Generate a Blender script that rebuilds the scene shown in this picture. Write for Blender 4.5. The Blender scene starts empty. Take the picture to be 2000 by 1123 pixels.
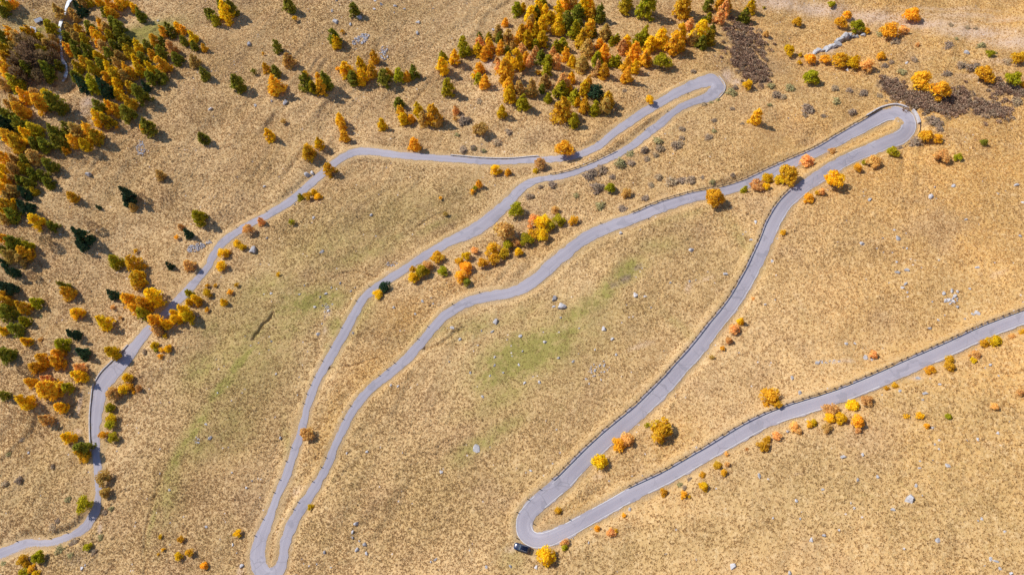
import bpy, bmesh, math, random
import numpy as np
from mathutils import Vector, Matrix
random.seed(7); RNG = np.random.default_rng(7)
SC = bpy.context.scene
COL = SC.collection
F = 1334.0; CX = 1000.0; CY = 561.5; S = 0.85; CAMZ = 235.0
PITCH = math.radians(65)
FW = np.array([0, math.cos(PITCH), -math.sin(PITCH)])
UP = np.array([0, math.sin(PITCH), math.cos(PITCH)])
RT = np.array([1.0, 0, 0])
Q6 = np.array([0.00330425, 0.00069766, 0.00220107, 0.00027118, 0.00131781, 0.00029175])

# ------------------------------------------------------------------ survey data
ROAD = [(-150,1135,20),(-60,1108,20),(0,1083,20),(53,1062,18),(99,1060,14),(131,1050,15),(158,1037,17),(178,1014,17),(190,989,14),(192,967,13),(191,943,13),(191,911,15),(188,882,16),(186,850,16),(188,814,21),(192,782,24),(197,758,27),(207,742,30),(228,719,29),(249,695,24),(270,668,20),(291,644,17),(325,612,15),(345,590,15),(370,563,16),(392,538,15),(407,520,14),(415,502,14),(424,486,13),(443,467,14),(461,454,13),(488,438,13),(518,423,13),(544,408,14),(571,390,15),(600,365,15),(627,341,14),(648,323,14),(670,307,14),(694,297,14),(720,296,14),(761,301,13),(798,305,13),(840,308,13),(893,312,12),(947,316,11),(1000,316,10),(1040,313,11),(1080,311,12),(1134,301,13),(1169,285,14),(1200,259,15),(1227,240,16),(1267,214,16),(1307,190,17),(1347,170,20),(1374,160,22),(1392,157,25),(1401,168,27),(1394,182,24),(1380,191,18),(1360,198,14),(1334,208,14),(1312,222,14),(1293,239,15),(1269,257,15),(1240,281,14),(1208,301,13),(1174,317,12),(1134,333,11),(1094,345,11),(1067,349,11),(1040,355,14),(1019,367,17),(995,393,20),(966,420,23),(937,443,25),(906,460,22),(880,471,18),(853,486,17),(821,505,15),(785,529,15),(747,553,15),(722,571,17),(712,580,16),(699,600,16),(685,627,18),(671,653,19),(655,680,18),(641,704,17),(624,734,15),(612,760,15),(598,800,14),(593,827,15),(577,876,16),(568,903,16),(559,930,16),(546,957,14),(536,983,15),(526,1010,18),(515,1037,22),(507,1063,25),(503,1090,30),(512,1116,34),(530,1124,32),(545,1112,24),(552,1090,18),(556,1063,19),(565,1037,20),(577,1010,20),(594,983,20),(612,957,18),(628,930,15),(642,903,15),(652,876,15),(664,850,15),(675,827,15),(690,800,15),(709,774,16),(738,747,16),(770,722,17),(798,697,18),(822,670,17),(846,641,17),(868,617,18),(896,599,18),(928,585,18),(966,577,20),(1003,570,20),(1030,557,22),(1057,537,24),(1083,512,23),(1110,491,23),(1139,468,22),(1169,452,22),(1200,440,22),(1240,426,21),(1280,409,21),(1320,395,20),(1360,384,19),(1414,373,18),(1454,361,19),(1494,343,20),(1547,319,20),(1598,296,19),(1613,288,20),(1653,265,22),(1680,251,24),(1707,236,25),(1728,225,26),(1750,221,27),(1769,230,29),(1775,247,30),(1764,265,28),(1734,278,25),(1702,292,24),(1667,306,23),(1635,323,24),(1605,342,25),(1579,359,25),(1556,377,27),(1537,394,27),(1521,416,28),(1508,440,28),(1497,467,27),(1485,494,27),(1473,520,27),(1459,547,28),(1443,574,27),(1435,587,27),(1416,613,27),(1394,640,28),(1374,667,29),(1352,694,30),(1328,720,30),(1305,747,31),(1279,774,31),(1251,801,31),(1221,827,32),(1187,855,32),(1154,886,33),(1122,918,33),(1090,950,34),(1062,973,34),(1038,995,34),(1023,1018,34),(1026,1041,35),(1043,1054,34),(1063,1054,32),(1094,1042,31),(1134,1021,30),(1174,998,29),(1198,985,29),(1227,968,29),(1267,949,28),(1307,929,28),(1347,906,28),(1387,883,28),(1427,859,29),(1467,836,29),(1507,817,28),(1547,803,29),(1598,787,29),(1640,773,29),(1694,751,29),(1760,722,29),(1840,687,29),(1921,650,29),(1998,620,28),(2070,592,28),(2170,552,28)]
ZS = 400.0 / 1497.0
TREES = """
0 0
40 30 80 m,90 20 60 o,20 80 70 g,440 90 80 t,580 70 80 d,530 100 60 t,560 140 50 t,600 20 70 t,655 15 60 m,720 10 60 y,800 30 70 o,870 20 80 o,915 15 60 y,790 90 60 y,830 100 60 o,760 90 50 g,980 60 60 y,1030 110 80 g,370 200 90 m,510 215 70 t,580 225 70 o,660 205 80 g,740 180 70 o,775 205 70 t,830 170 80 g,870 200 90 g,690 240 70 o,480 270 70 g,560 270 80 t,620 290 70 m,720 270 70 y,800 260 70 m,860 250 70 g,490 360 80 o,550 340 80 g,560 385 70 g,640 370 90 g,720 330 60 o,760 350 90 t,830 330 70 g,900 320 80 g,930 290 60 g,720 420 70 y,800 400 80 g,870 410 70 t,940 380 90 m,1010 340 80 y,1080 340 70 g,1130 300 80 o,1190 310 70 g,1190 230 60 o,1240 220 80 g,1300 200 60 y,1335 220 60 o,1400 270 80 y,1340 300 60 g,1420 335 60 g,1490 350 50 o,620 460 80 o,570 490 80 m,680 500 90 m,740 470 80 g,800 500 80 y,850 460 70 t,930 500 80 o,1000 450 80 y,1040 430 80 g,1110 400 70 o,1180 390 90 g,1250 350 80 p,1290 430 80 g,1420 450 80 t,560 570 90 g,600 620 90 d,690 620 110 v,760 640 110 d,780 570 80 o,840 560 90 m,910 560 90 t,950 540 70 o,1020 510 80 y,1090 500 90 y,1180 480 110 o,1100 570 90 g,1170 560 90 g,860 620 80 y,870 690 80 y,960 640 80 o,1020 690 110 g,1060 630 60 d,720 780 90 g,800 780 80 o,850 800 80 o,930 750 110 o,930 830 100 g,720 860 100 y,780 880 90 m,850 930 30 o,1080 930 110 g,1045 940 50 o,1490 540 70 g,1480 1010 80 g,290 750 110 o,400 750 130 g,180 700 100 o,260 690 80 t,350 700 80 y,30 620 80 t,110 610 110 v,110 740 70 t,150 810 100 o,40 830 110 g,60 760 60 t,340 500 90 g,30 280 90 g,100 270 100 o,150 310 110 t,200 330 110 h,260 360 100 h,310 380 90 m,360 340 90 t,30 370 90 m,60 440 110 o,50 510 100 o,110 360 80 t,310 290 70 m,400 300 70 t,170 430 110 h,250 450 110 h,120 480 80 h,320 440 90 h,420 360 70 h,400 420 70 h,200 500 90 g,140 560 90 h,290 560 80 h,360 560 80 g,80 560 80 o,210 390 90 h,430 480 60 g,230 250 80 o,200 260 80 y,150 420 80 t,140 910 110 g,250 950 110 m,60 1000 110 o,120 1040 110 o,200 990 100 y,260 1050 90 g,330 1060 90 g,400 960 110 g,430 1040 110 g,500 950 90 g,560 960 110 t,530 1030 80 o,660 970 110 o,700 1000 90 m,620 1060 80 y,480 1100 50 o,30 900 100 d,20 960 90 d
400 0
50 110 90 g,120 30 70 g,150 80 110 y,190 60 90 g,75 150 70 v,170 150 60 y,10 90 50 g,610 40 90 g,655 135 45 o,1090 75 80 g,1005 230 35 o,940 270 90 g,960 310 70 y,525 340 70 g,425 390 25 o,610 440 90 t,355 520 45 g,450 500 65 o,515 520 70 g,235 605 110 g,520 620 130 o,735 600 100 g,735 545 50 y,830 570 60 o,880 590 110 g,790 640 80 m,850 640 90 o,970 505 40 o,1035 510 100 y,1080 570 90 g,1135 470 80 y,1150 560 100 y,1220 520 80 o,1235 420 70 o,1310 570 100 g,1340 530 60 o,1420 550 80 v,1480 560 60 o,1420 755 80 g,1430 820 80 o,1450 870 80 y,985 870 70 y,1005 925 65 o,1020 995 75 o,1295 910 75 y,465 985 85 y,835 1050 75 y,755 1095 80 o,575 885 40 t
800 0
785 70 80 v,830 60 50 y,700 165 50 o,975 10 60 v,940 50 80 y,890 110 90 y,930 100 70 g,990 90 80 y,1080 80 90 y,1030 130 70 y,890 160 70 t,870 210 90 o,820 230 70 o,920 220 80 y,970 180 80 y,1090 190 90 y,1150 150 90 g,1130 20 90 o,1200 20 70 t,1230 100 100 g,1270 50 90 y,1330 110 70 o,1390 100 90 g,1310 30 80 y,510 270 50 g,580 270 50 m,390 320 70 v,650 240 70 t,660 280 60 g,725 275 80 t,800 280 80 o,860 290 90 y,970 290 90 y,920 330 60 v,510 320 70 p,500 365 80 y,580 330 80 o,555 390 80 o,665 350 80 o,715 370 50 g,755 340 50 t,820 370 80 p,640 450 50 p,240 415 60 v,330 420 80 y,385 385 50 v,430 375 50 v,240 480 90 y,255 530 40 o,780 440 110 y,720 430 70 y,850 420 60 o,880 450 60 p,960 420 80 g,920 380 60 p,700 510 110 o,650 490 60 p,680 580 50 o,510 500 70 o,470 555 40 y,505 575 60 v,550 600 80 o,1015 450 80 v,1005 515 70 v,1075 450 80 p,1140 400 70 o,1120 330 80 v,1070 340 60 v,1050 380 50 p,1210 220 90 v,1240 200 70 g,1320 210 90 o,1345 240 50 g,1270 290 110 o,1430 240 90 t,1300 360 100 t,1390 320 60 o,1190 450 70 y,1260 470 100 t,1370 440 90 v,1420 400 100 o,1480 300 50 v,1370 500 80 p,1420 520 80 o,1480 450 60 v,30 530 80 g,280 640 90 m,940 530 40 o,990 590 80 t,725 620 80 o,735 690 90 y,800 640 70 t,890 640 100 t,970 650 50 g,1015 715 60 v,830 750 90 v,675 815 70 y,1125 610 110 p,1180 570 60 y,1110 660 100 v,1165 650 50 y,1205 710 80 v,1225 745 50 y,1310 600 60 o,1280 650 80 y,1360 670 120 db,1385 705 40 o,1450 730 90 o,1430 780 90 t,1280 770 80 o,1355 790 80 v,1115 800 130 o,1200 880 80 v,60 800 80 y,170 840 130 o,100 870 90 t,10 870 60 o,200 880 70 t,335 805 50 p,335 865 40 p,520 940 120 tb,35 1055 90 o,1130 1090 130 ob
1200 0
90 30 100 m,240 40 130 v,510 40 120 o,690 30 70 g,800 20 120 o,800 70 90 p,1000 50 80 y,1095 55 25 v,950 120 90 g,770 130 70 p,690 130 50 v,1340 155 80 ob,1110 245 55 pb,1280 365 90 yb,1360 400 35 y,1440 425 90 ob,1355 455 35 y,550 180 70 p,650 170 60 g,715 215 50 g,480 250 110 y,630 240 120 y,700 280 80 m,430 330 100 o,640 315 70 g,350 440 130 vb,340 290 110 y,260 330 90 y,170 300 80 v,230 250 80 v,350 240 60 p,490 340 60 o,60 340 80 p,20 280 50 v,150 380 100 o,90 310 70 y,230 430 100 o,90 470 80 o,150 490 70 y,100 550 90 o,20 450 70 v,580 280 70 t,260 725 70 yb,975 615 80 yb,1040 855 85 o,1445 560 130 vb
1600 0
90 30 60 vb,160 160 90 ob,210 110 80 ob,280 190 110 vb,350 225 55 ob,680 100 130 ob,520 220 120 ob,615 215 80 pb,50 430 80 ob,150 430 120 ob,250 455 110 yb,350 470 110 pb,455 405 75 ob,745 580 160 ob,890 660 150 ob,1215 535 140 ob,1455 415 100 ob,1420 570 130 vb,1490 615 50 ob,790 985 100 ob,870 1010 70 ob,540 1105 90 vb,720 325 35 pb,1255 390 60 vb,1205 1040 60 gb
0 280
30 110 90 o,110 120 80 t,180 120 70 g,250 100 100 t,365 160 90 g,20 190 80 y,100 190 90 t,180 180 90 m,240 220 90 g,310 235 80 g,30 260 90 y,90 260 80 t,150 270 80 g,200 290 90 g,355 290 80 g,20 330 90 o,90 340 90 t,180 360 90 d,250 350 60 m,60 390 90 t,40 450 110 o,90 520 110 g,180 465 100 d,110 430 60 y,30 550 90 t,20 480 70 y,525 390 85 o,930 375 120 d,715 465 35 d,970 465 60 t,1170 230 80 t,1040 400 60 h,265 570 110 y,380 605 80 g,590 670 130 d,590 750 80 d,680 610 70 h,30 700 90 o,100 730 130 g,200 745 80 v,180 800 110 o,70 820 100 t,160 850 90 t,20 865 60 d,80 935 90 d,10 770 60 g,240 970 60 h,340 720 80 h,1320 610 50 p,1370 655 70 d,1290 685 45 o,1450 540 110 v,840 860 110 v,970 870 120 o,1055 895 45 o,990 785 40 o,1235 890 60 d,1380 890 90 p,1000 1000 120 o,1010 960 90 y,460 1045 90 g,490 1090 100 o,40 1050 110 d,30 1105 80 o,815 1100 80 d
0 560
560 190 90 y,170 145 100 o,260 115 90 v,40 180 130 g,40 110 100 o,180 250 80 v,30 320 80 y,110 310 110 g,190 400 80 y,290 385 40 p,40 490 120 g,930 90 110 o,980 160 90 o,1050 120 110 o,1120 70 140 y,1040 195 100 v,760 255 120 y,820 150 40 p,880 225 35 p,530 345 90 d,600 480 90 d,450 420 110 v,320 530 100 o,420 490 100 o,420 550 110 o,260 590 100 o,580 590 90 p,570 650 100 y,220 695 80 o,350 750 170 o,340 680 90 p,490 735 90 v,180 835 120 y,440 880 95 y,30 790 80 g,330 970 90 p,170 610 70 h,495 1100 100 y,820 475 110 y,925 665 80 yb,1130 245 130 o,1210 260 90 y,1150 310 90 p,1280 240 90 y,1340 170 110 y,1370 220 90 y,1265 190 60 y,1380 110 60 y,1430 90 80 y,1380 50 70 v,1450 120 50 o,1205 355 40 y,1125 430 60 yb,1140 465 35 v,1180 460 45 o,1225 450 65 yb,1170 505 45 o,900 750 80 yb,950 730 60 ob,820 780 110 pb,1010 740 50 p,975 770 35 o,800 880 80 vb,810 960 80 yb,840 975 35 o,800 1010 80 vb,750 1080 70 ob,820 1100 80 vb
0 823
600 200 130 g,590 240 110 o,610 600 120 vb,750 410 110 tb,760 520 90 tb,270 990 110 vb,160 1010 80 ob,190 1040 60 ob,225 1075 60 ob,170 1105 80 vb,260 1115 60 yb,635 915 65 vb,1170 840 40 y,1320 860 55 ob,1190 935 35 o,1155 970 25 o,1300 985 65 yb,1380 960 65 ob,1490 1050 60 ob
400 280
755 70 90 o,905 190 90 o,700 395 50 v,755 380 70 ob,800 360 50 y,825 385 60 yb,635 575 45 v,395 545 50 p,310 620 80 pb,235 730 60 yb,270 755 60 yb,130 800 80 yb,170 790 40 o,115 890 80 yb,535 955 35 y,15 1090 70 yb,180 1085 45 o,230 1035 35 o,75 1040 35 o,15 1040 40 o,1310 1045 90 db,1265 1100 80 yb
400 560
135 110 50 y,15 165 40 o
800 280
625 190 80 yb,665 205 40 y,720 210 50 o,950 140 90 pb,920 200 45 y,505 295 50 o,480 325 40 v,460 350 40 o,225 400 30 o,265 515 40 t,780 480 120 vb,1065 485 60 pb,910 560 100 pb,970 570 120 yb,1090 560 90 vb,1030 600 80 mb,1200 560 80 ob,700 630 160 pb,860 700 100 vb,910 660 100 ob,970 670 100 yb,780 720 70 pb,715 735 80 vb,610 770 110 ob,690 800 80 mb,795 790 75 yb,620 840 90 ob,530 870 80 ob,475 780 60 pb,410 820 80 yb,365 860 70 ob,415 900 100 ob,375 970 95 ob,420 1010 60 gb,200 830 105 ob,240 930 80 vb,90 930 110 mb,130 890 80 pb,30 980 90 yb,10 900 50 ob,1470 320 90 vb
1200 280
740 390 165 ob,1110 245 100 yb,1050 305 110 pb,1110 310 60 yb,945 325 50 v,1275 220 150 ob,1220 260 80 yb,1410 130 110 pb,1420 400 80 ob,1490 360 50 ob,1235 650 48 o,90 360 80 tb
1600 280
95 55 60 pb,400 125 110 pb,285 175 65 ob,120 260 150 yb,20 350 60 pb,330 140 45 v,910 90 110 pb,1020 100 60 vb,870 90 60 pb
400 823
240 815 60 yb,770 625 50 yb,745 90 120 pb
1200 560
925 250 50 y,880 310 90 pb,840 390 60 pb,790 450 45 o,715 515 40 t,1145 810 150 ob,1200 860 60 ob,345 1040 180 ob,240 1010 45 v,1015 85 30 p
1200 823
90 130 110 pb,30 170 110 ob,1090 180 80 ob,1120 130 60 ob,1190 105 70 pb,1320 40 80 pb,1350 70 60 pb,1430 20 60 ob,1460 10 60 yb,755 320 65 ob,825 310 45 p,645 390 55 ob,655 470 75 yb,360 515 65 ob,510 535 55 ob,550 550 25 o,800 370 55 ob,970 200 30 p,810 220 40 p,70 685 40 o,10 800 40 o
1600 560
1200 400 70 ob,1290 400 110 yb,955 530 70 ob,960 585 85 ob,815 605 75 ob,1140 495 80 pb,1130 535 55 yb,555 720 55 ob,495 740 40 o,250 860 100 yb,350 830 100 pb,90 900 110 pb,80 955 80 yb,165 960 95 yb,290 985 110 ob,290 1045 50 pb,60 1030 80 pb,740 940 65 yb,640 945 45 o,950 945 50 vb,790 1015 50 ob,1285 870 60 pb,1475 775 60 pb,1490 330 50 ob,1410 360 50 pb,400 490 70 pb
800 823
1395 285 120 yb,995 980 140 yb,1130 870 60 pb,1135 920 55 vb,1370 780 50 ob,1470 810 70 pb,1085 650 50 ob
"""
HEATH = """
1200 0
1140 640 80,1180 700 90,1230 715 60,1280 650 90,860 690 100,640 760 60,755 740 50,690 735 40,880 650 60,460 1060 90,320 1040 90,330 1090 70,690 1010 70,490 950 60,730 885 50,1410 810 110,1390 850 60,860 800 50,575 530 50,1130 775 50,490 1015 50,220 1100 70,730 965 50,75 670 40,935 910 40
1600 0
110 655 80,220 670 60,320 690 80,440 710 70,120 750 80,235 830 80,490 745 40,850 910 120,800 880 80,870 950 70,640 1060 110,700 1050 100,590 1090 70,940 350 90,1180 350 90,1030 490 90,1100 510 110,1150 490 80,930 550 80,690 445 70,600 540 90,960 190 50,1080 205 50,1140 215 45,1000 290 40,1440 760 110,1370 460 80,480 490 60,525 465 60,30 855 50,1270 395 60,440 260 80,560 310 80
800 280
880 395 80,1040 300 80,1300 230 110,1330 200 90,1390 190 100,1370 335 120,1390 465 100,1220 390 60,1480 250 60,955 320 50,390 50 70,465 40 60,540 60 50
1200 280
450 25 90,325 35 60,220 60 80,300 95 60,40 155 110,125 150 70,235 120 60,110 90 80,420 290 110,490 280 90,560 280 90,320 255 70,265 310 70,715 285 50,645 255 40,225 410 80,60 490 90,865 235 45
0 823
170 130 50,70 240 50,140 430 70,40 455 60,500 570 60,390 330 50,740 850 60,770 670 55,815 640 50,550 890 80,450 940 90,390 770 70,425 730 50,520 980 60,30 1040 60,690 960 60
1200 823
480 465 60,510 487 50,550 425 50
800 0
510 745 60,390 1100 60,465 1090 50,720 970 70,640 1050 80,395 890 100,350 990 50,430 880 60,535 1110 40
0 560
1060 480 55,300 220 35
"""
ROCKS = """
400 0
590 750 45,42 800 35,375 780 35,1390 50 35,1385 95 15,1245 10 25,1290 35 30,1240 70 25,1455 70 25,965 10 25,1075 5 25,930 85 30,960 165 50,1065 180 30,1130 135 50,325 330 40,490 740 25
800 0
65 170 40,55 245 35,170 65 15,610 220 25
0 0
1155 155 22
1600 0
320 262 45,640 465 30,205 515 40,1075 390 45
0 280
650 230 50,440 670 20,1095 175 15
0 823
210 230 22,600 1075 35,625 1050 20,1170 205 20,1240 500 25,1170 380 15,1245 740 15,1245 900 15,300 540 15
400 280
437 318 25,760 240 50,800 230 40,800 548 45,360 785 75,855 800 40,1218 525 28,455 695 30,990 1025 25,925 1055 20,730 1040 20,690 1105 25,885 1100 25,485 1098 25,1070 1080 20,1100 1055 15,640 435 20,850 440 30,635 360 12
400 560
830 345 40,487 400 25,395 410 15,1087 340 38,1383 153 30,520 640 25,1360 722 30,1412 728 25,805 150 25,905 180 35,935 130 20,845 75 20,680 790 15,690 660 15,95 775 15,35 1110 25,555 1105 20,857 270 15
800 560
95 108 30,40 200 25,312 300 35,370 385 28,632 258 55,603 330 32,528 325 30,1057 92 50,1112 150 72,1105 228 22,1055 145 30,808 362 35,990 405 35,500 430 20,620 578 25,445 628 30,533 805 30,950 698 35,1090 520 30,1197 545 28,840 705 25,798 570 25,1240 305 18,1420 310 45,1480 385 30,1355 615 30,1390 575 25,1422 580 25,1330 630 20,1290 675 25,1312 708 18,1400 680 18,1460 590 15,685 630 25,825 470 18,750 508 15,625 515 25,590 650 20,175 125 18,288 548 15,1420 545 18,1355 460 18
800 823
487 200 70,232 372 35,588 188 15,560 1062 30,188 1010 30,155 1025 20,928 1065 35,740 1060 30,885 360 25,1310 883 22,1195 850 12,1325 785 15,8 780 20,1075 60 15
400 823
38 125 35,12 22 25,555 120 25,10 770 25,205 900 25,235 960 20,275 1055 40,1110 745 40,1080 805 30,1080 850 22,1130 872 18,1168 900 35,1110 935 40,1183 965 28,875 955 28,820 1042 22,765 1055 22,925 1065 18,1185 220 25,1040 230 25,1447 230 20,760 215 25,305 485 20,405 555 15,200 375 20,112 860 15,345 435 15
1200 280
45 660 38,1030 580 30,1000 708 28,560 780 45,815 957 38,1155 865 32,548 1010 22,408 1020 28,595 1000 18
1200 560
152 68 55,268 152 20,12 497 28,1105 130 25,1175 98 18,1485 560 40,1355 780 40,1300 670 35,225 75 30,685 487 12
1600 280
980 315 38,812 393 48,370 412 35,1443 305 38,1490 435 30,315 737 38,575 695 45,548 637 22,463 695 22,570 945 38,640 930 42,1070 560 25,1155 910 32,1465 680 28,875 855 22,1305 368 22,640 770 18,565 868 22,608 1058 30,910 1098 35,970 1082 36,1010 1084 30,700 860 18,1100 1065 20,630 1030 35,845 320 15,510 1020 12
1600 560
645 42 22,925 105 32,950 98 35,980 110 32,995 70 35,1010 150 30,825 110 15,918 210 18,1150 195 45,1125 205 30,1065 237 20,805 305 32,195 417 30,260 415 25,340 520 50,385 535 30,880 715 28,778 780 42,758 828 22,590 760 30,460 790 18,720 670 40,1250 570 25,1215 595 15,1310 650 18,830 1030 28,1305 1070 28,1158 1110 25,925 735 18,1390 985 15,870 245 22
1600 823
178 258 42,315 240 28,280 430 32,425 405 32,705 470 32,665 570 95,938 327 42,847 168 22,875 202 24,1080 140 20,1158 132 25,737 292 20,730 340 25,258 635 30,232 595 20,540 645 40,1188 712 28,1160 725 18,865 868 45,622 930 32,1253 1010 38,1293 1022 38,1210 1055 22,1322 1080 32,1355 805 30,25 497 28,33 832 28,145 795 25,830 285 20,1400 1110 30,755 540 15
1200 823
115 640 35,1060 402 42,1328 580 32,870 1060 55,1440 865 38,375 970 22,1357 710 20,1160 705 18,598 1010 18,813 637 12,1370 660 12,745 490 18,1270 75 30,1280 1105 30,130 400 20,205 395 18,1092 95 10
"""
def parse(txt):
    out = []; o = (0, 0)
    for ln in txt.strip().splitlines():
        if ',' in ln or len(ln.split()) > 2:
            for it in ln.split(','):
                p = it.split()
                out.append((o[0] + float(p[0]) * ZS, o[1] + float(p[1]) * ZS, float(p[2]) * ZS, p[3] if len(p) > 3 else ''))
        else:
            o = tuple(float(v) for v in ln.split())
    return out

# ------------------------------------------------------------------ helpers
def rays(uv):
    uv = np.atleast_2d(np.asarray(uv, float))
    a = (uv[:, 0] - CX) / F; b = (uv[:, 1] - CY) / F
    return a[:, None] * RT - b[:, None] * UP + FW
def invdepth(uv):
    uv = np.atleast_2d(np.asarray(uv, float))
    a = (uv[:, 0] - CX) / F; b = (uv[:, 1] - CY) / F
    return (np.stack([a**0, a, b, a*a, a*b, b*b], 1) @ Q6) / S
def hash2(ix, iy, seed):
    h = (ix.astype(np.int64) * 374761393 + iy.astype(np.int64) * 668265263 + seed * 1274126177) & 0xffffffff
    h = ((h ^ (h >> 13)) * 1274126177) & 0xffffffff
    h = ((h ^ (h >> 16)) * 2246822519) & 0xffffffff
    return ((h ^ (h >> 15)) & 0xffffff) / float(0xffffff)
def vnoise(x, y, seed=0):
    ix = np.floor(x); iy = np.floor(y); fx = x - ix; fy = y - iy
    fx = fx * fx * (3 - 2 * fx); fy = fy * fy * (3 - 2 * fy)
    a = hash2(ix, iy, seed); b = hash2(ix + 1, iy, seed); c = hash2(ix, iy + 1, seed); d = hash2(ix + 1, iy + 1, seed)
    return (a * (1 - fx) + b * fx) * (1 - fy) + (c * (1 - fx) + d * fx) * fy
def fbm(x, y, seed=0, o=4):
    r = 0; a = .5
    for k in range(o):
        r = r + a * vnoise(x, y, seed + k * 17); x = x * 2.03 + 5.1; y = y * 2.03 + 1.7; a *= .5
    return r
def mesh_obj(name, verts, faces, mat, parent=None, smooth=False):
    me = bpy.data.meshes.new(name)
    me.from_pydata([tuple(v) for v in verts], [], faces)
    if smooth: me.polygons.foreach_set('use_smooth', [True] * len(me.polygons))
    me.update()
    if mat: me.materials.append(mat)
    o = bpy.data.objects.new(name, me); COL.objects.link(o)
    if parent: o.parent = parent
    return o
def empty(name, loc, rz=0):
    o = bpy.data.objects.new(name, None); COL.objects.link(o)
    o.location = loc; o.rotation_euler = (0, 0, rz); o.empty_display_size = .5
    return o
THINGS = []
def tag(o, noun, cat, px, group=None, col='', size='', label=None):
    o['category'] = cat
    if group: o['group'] = group
    if label: o['label'] = label
    else: THINGS.append(dict(o=o, noun=noun, px=px, col=col, size=size))
def structure(o, kind='structure', label=None, cat=None):
    o['kind'] = kind
    if label: o['label'] = label
    if cat: o['category'] = cat

# ------------------------------------------------------------------ hill shape
gu, gv = np.meshgrid(np.linspace(-500, 2500, 61), np.linspace(-420, 1500, 41))
guv = np.stack([gu.ravel(), gv.ravel()], 1)
gd = 1 / np.clip(invdepth(guv), 1.2e-3, None)
GP = rays(guv) * gd[:, None]
def pbasis(x, y):
    x = x / 200.; y = y / 200.
    return np.stack([x**i * y**j for i in range(5) for j in range(5 - i)], -1)
PC = np.linalg.lstsq(pbasis(GP[:, 0], GP[:, 1]), GP[:, 2] + CAMZ, rcond=None)[0]
def h_poly(x, y):
    xc = np.clip(x, -340, 340); yc = np.clip(y, -80, 370)
    r = np.zeros(np.shape(x)); k = 0; X = xc / 200.; Y = yc / 200.
    for i in range(5):
        for j in range(5 - i):
            r = r + PC[k] * X**i * Y**j; k += 1
    far = np.hypot(x - xc, y - yc)
    return r + far * .12 * np.where(x > xc, 1, np.where(x < xc, .35, .1))
def unproj(uv, hf, n=25):
    r = rays(uv); d = 1 / np.clip(invdepth(uv), 1e-3, None)
    for _ in range(n):
        P = r * d[:, None]
        d = d * (.3 + .7 * ((hf(P[:, 0], P[:, 1]) - CAMZ) / P[:, 2]))
    P = r * d[:, None]; P[:, 2] += CAMZ
    return P
def project(P):
    p = np.atleast_2d(P) - np.array([0, 0, CAMZ]); z = p @ FW
    return np.stack([CX + F * (p @ RT) / z, CY - F * (p @ UP) / z], 1), z
def polyline(uv, hf, step=.6):
    P = unproj(uv, hf)
    t = np.concatenate([[0], np.cumsum(np.linalg.norm(np.diff(P, axis=0), axis=1))])
    tt = np.arange(0, t[-1], step)
    return np.stack([np.interp(tt, t, P[:, k]) for k in range(3)], 1)
def dist_line(x, y, L):
    d = np.full(x.shape, 1e9)
    for a, b in zip(L[:-1], L[1:]):
        e = b[:2] - a[:2]; l2 = (e @ e) + 1e-9
        t = np.clip(((x - a[0]) * e[0] + (y - a[1]) * e[1]) / l2, 0, 1)
        d = np.minimum(d, np.hypot(x - a[0] - t * e[0], y - a[1] - t * e[1]))
    return d
STREAM_PX = [(150, -25), (141, -2), (134, 8), (128, 25), (121, 42), (118, 52), (118, 68), (119, 85), (120, 100), (123, 118), (130, 132), (131, 145), (127, 156), (122, 164)]
STREAM = unproj(STREAM_PX, h_poly)
GULLY = unproj([(126, 158), (95, 172), (60, 170), (20, 172), (-60, 190)], h_poly)
DITCH = [(unproj(p, h_poly), w, dp) for p, w, dp in (
    ([(534, 612), (520, 630), (506, 650), (495, 664)], .7, .9),
    ([(905, 640), (880, 655), (860, 672), (830, 682)], .8, .8),
    ([(322, 925), (311, 955), (300, 985), (293, 1010), (290, 1060), (289, 1130)], .6, .7),
    ([(870, 408), (840, 420), (815, 437)], .6, .5),
    ([(640, 720), (690, 715), (735, 700)], .5, .5),
    ([(1480, 845), (1450, 860)], .3, .2),
    ([(655, 535), (690, 528), (735, 540)], .5, .5))]
def h_nat(x, y):
    x = np.asarray(x, float); y = np.asarray(y, float)
    z = h_poly(x, y)
    z = z + (fbm(x / 70, y / 70, 3, 3) - .45) * 11.0 + (fbm(x / 19, y / 19, 9, 3) - .45) * 4.4
    m = (x < -90) & (y > 110)
    if m.any():
        d = dist_line(x[m], y[m], STREAM); g = dist_line(x[m], y[m], GULLY)
        zz = z[m] - 3.0 * np.exp(-(d / 6) ** 2) - 3.0 * np.exp(-(g / 9) ** 2)
        z = z.copy(); z[m] = zz
    return z

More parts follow.
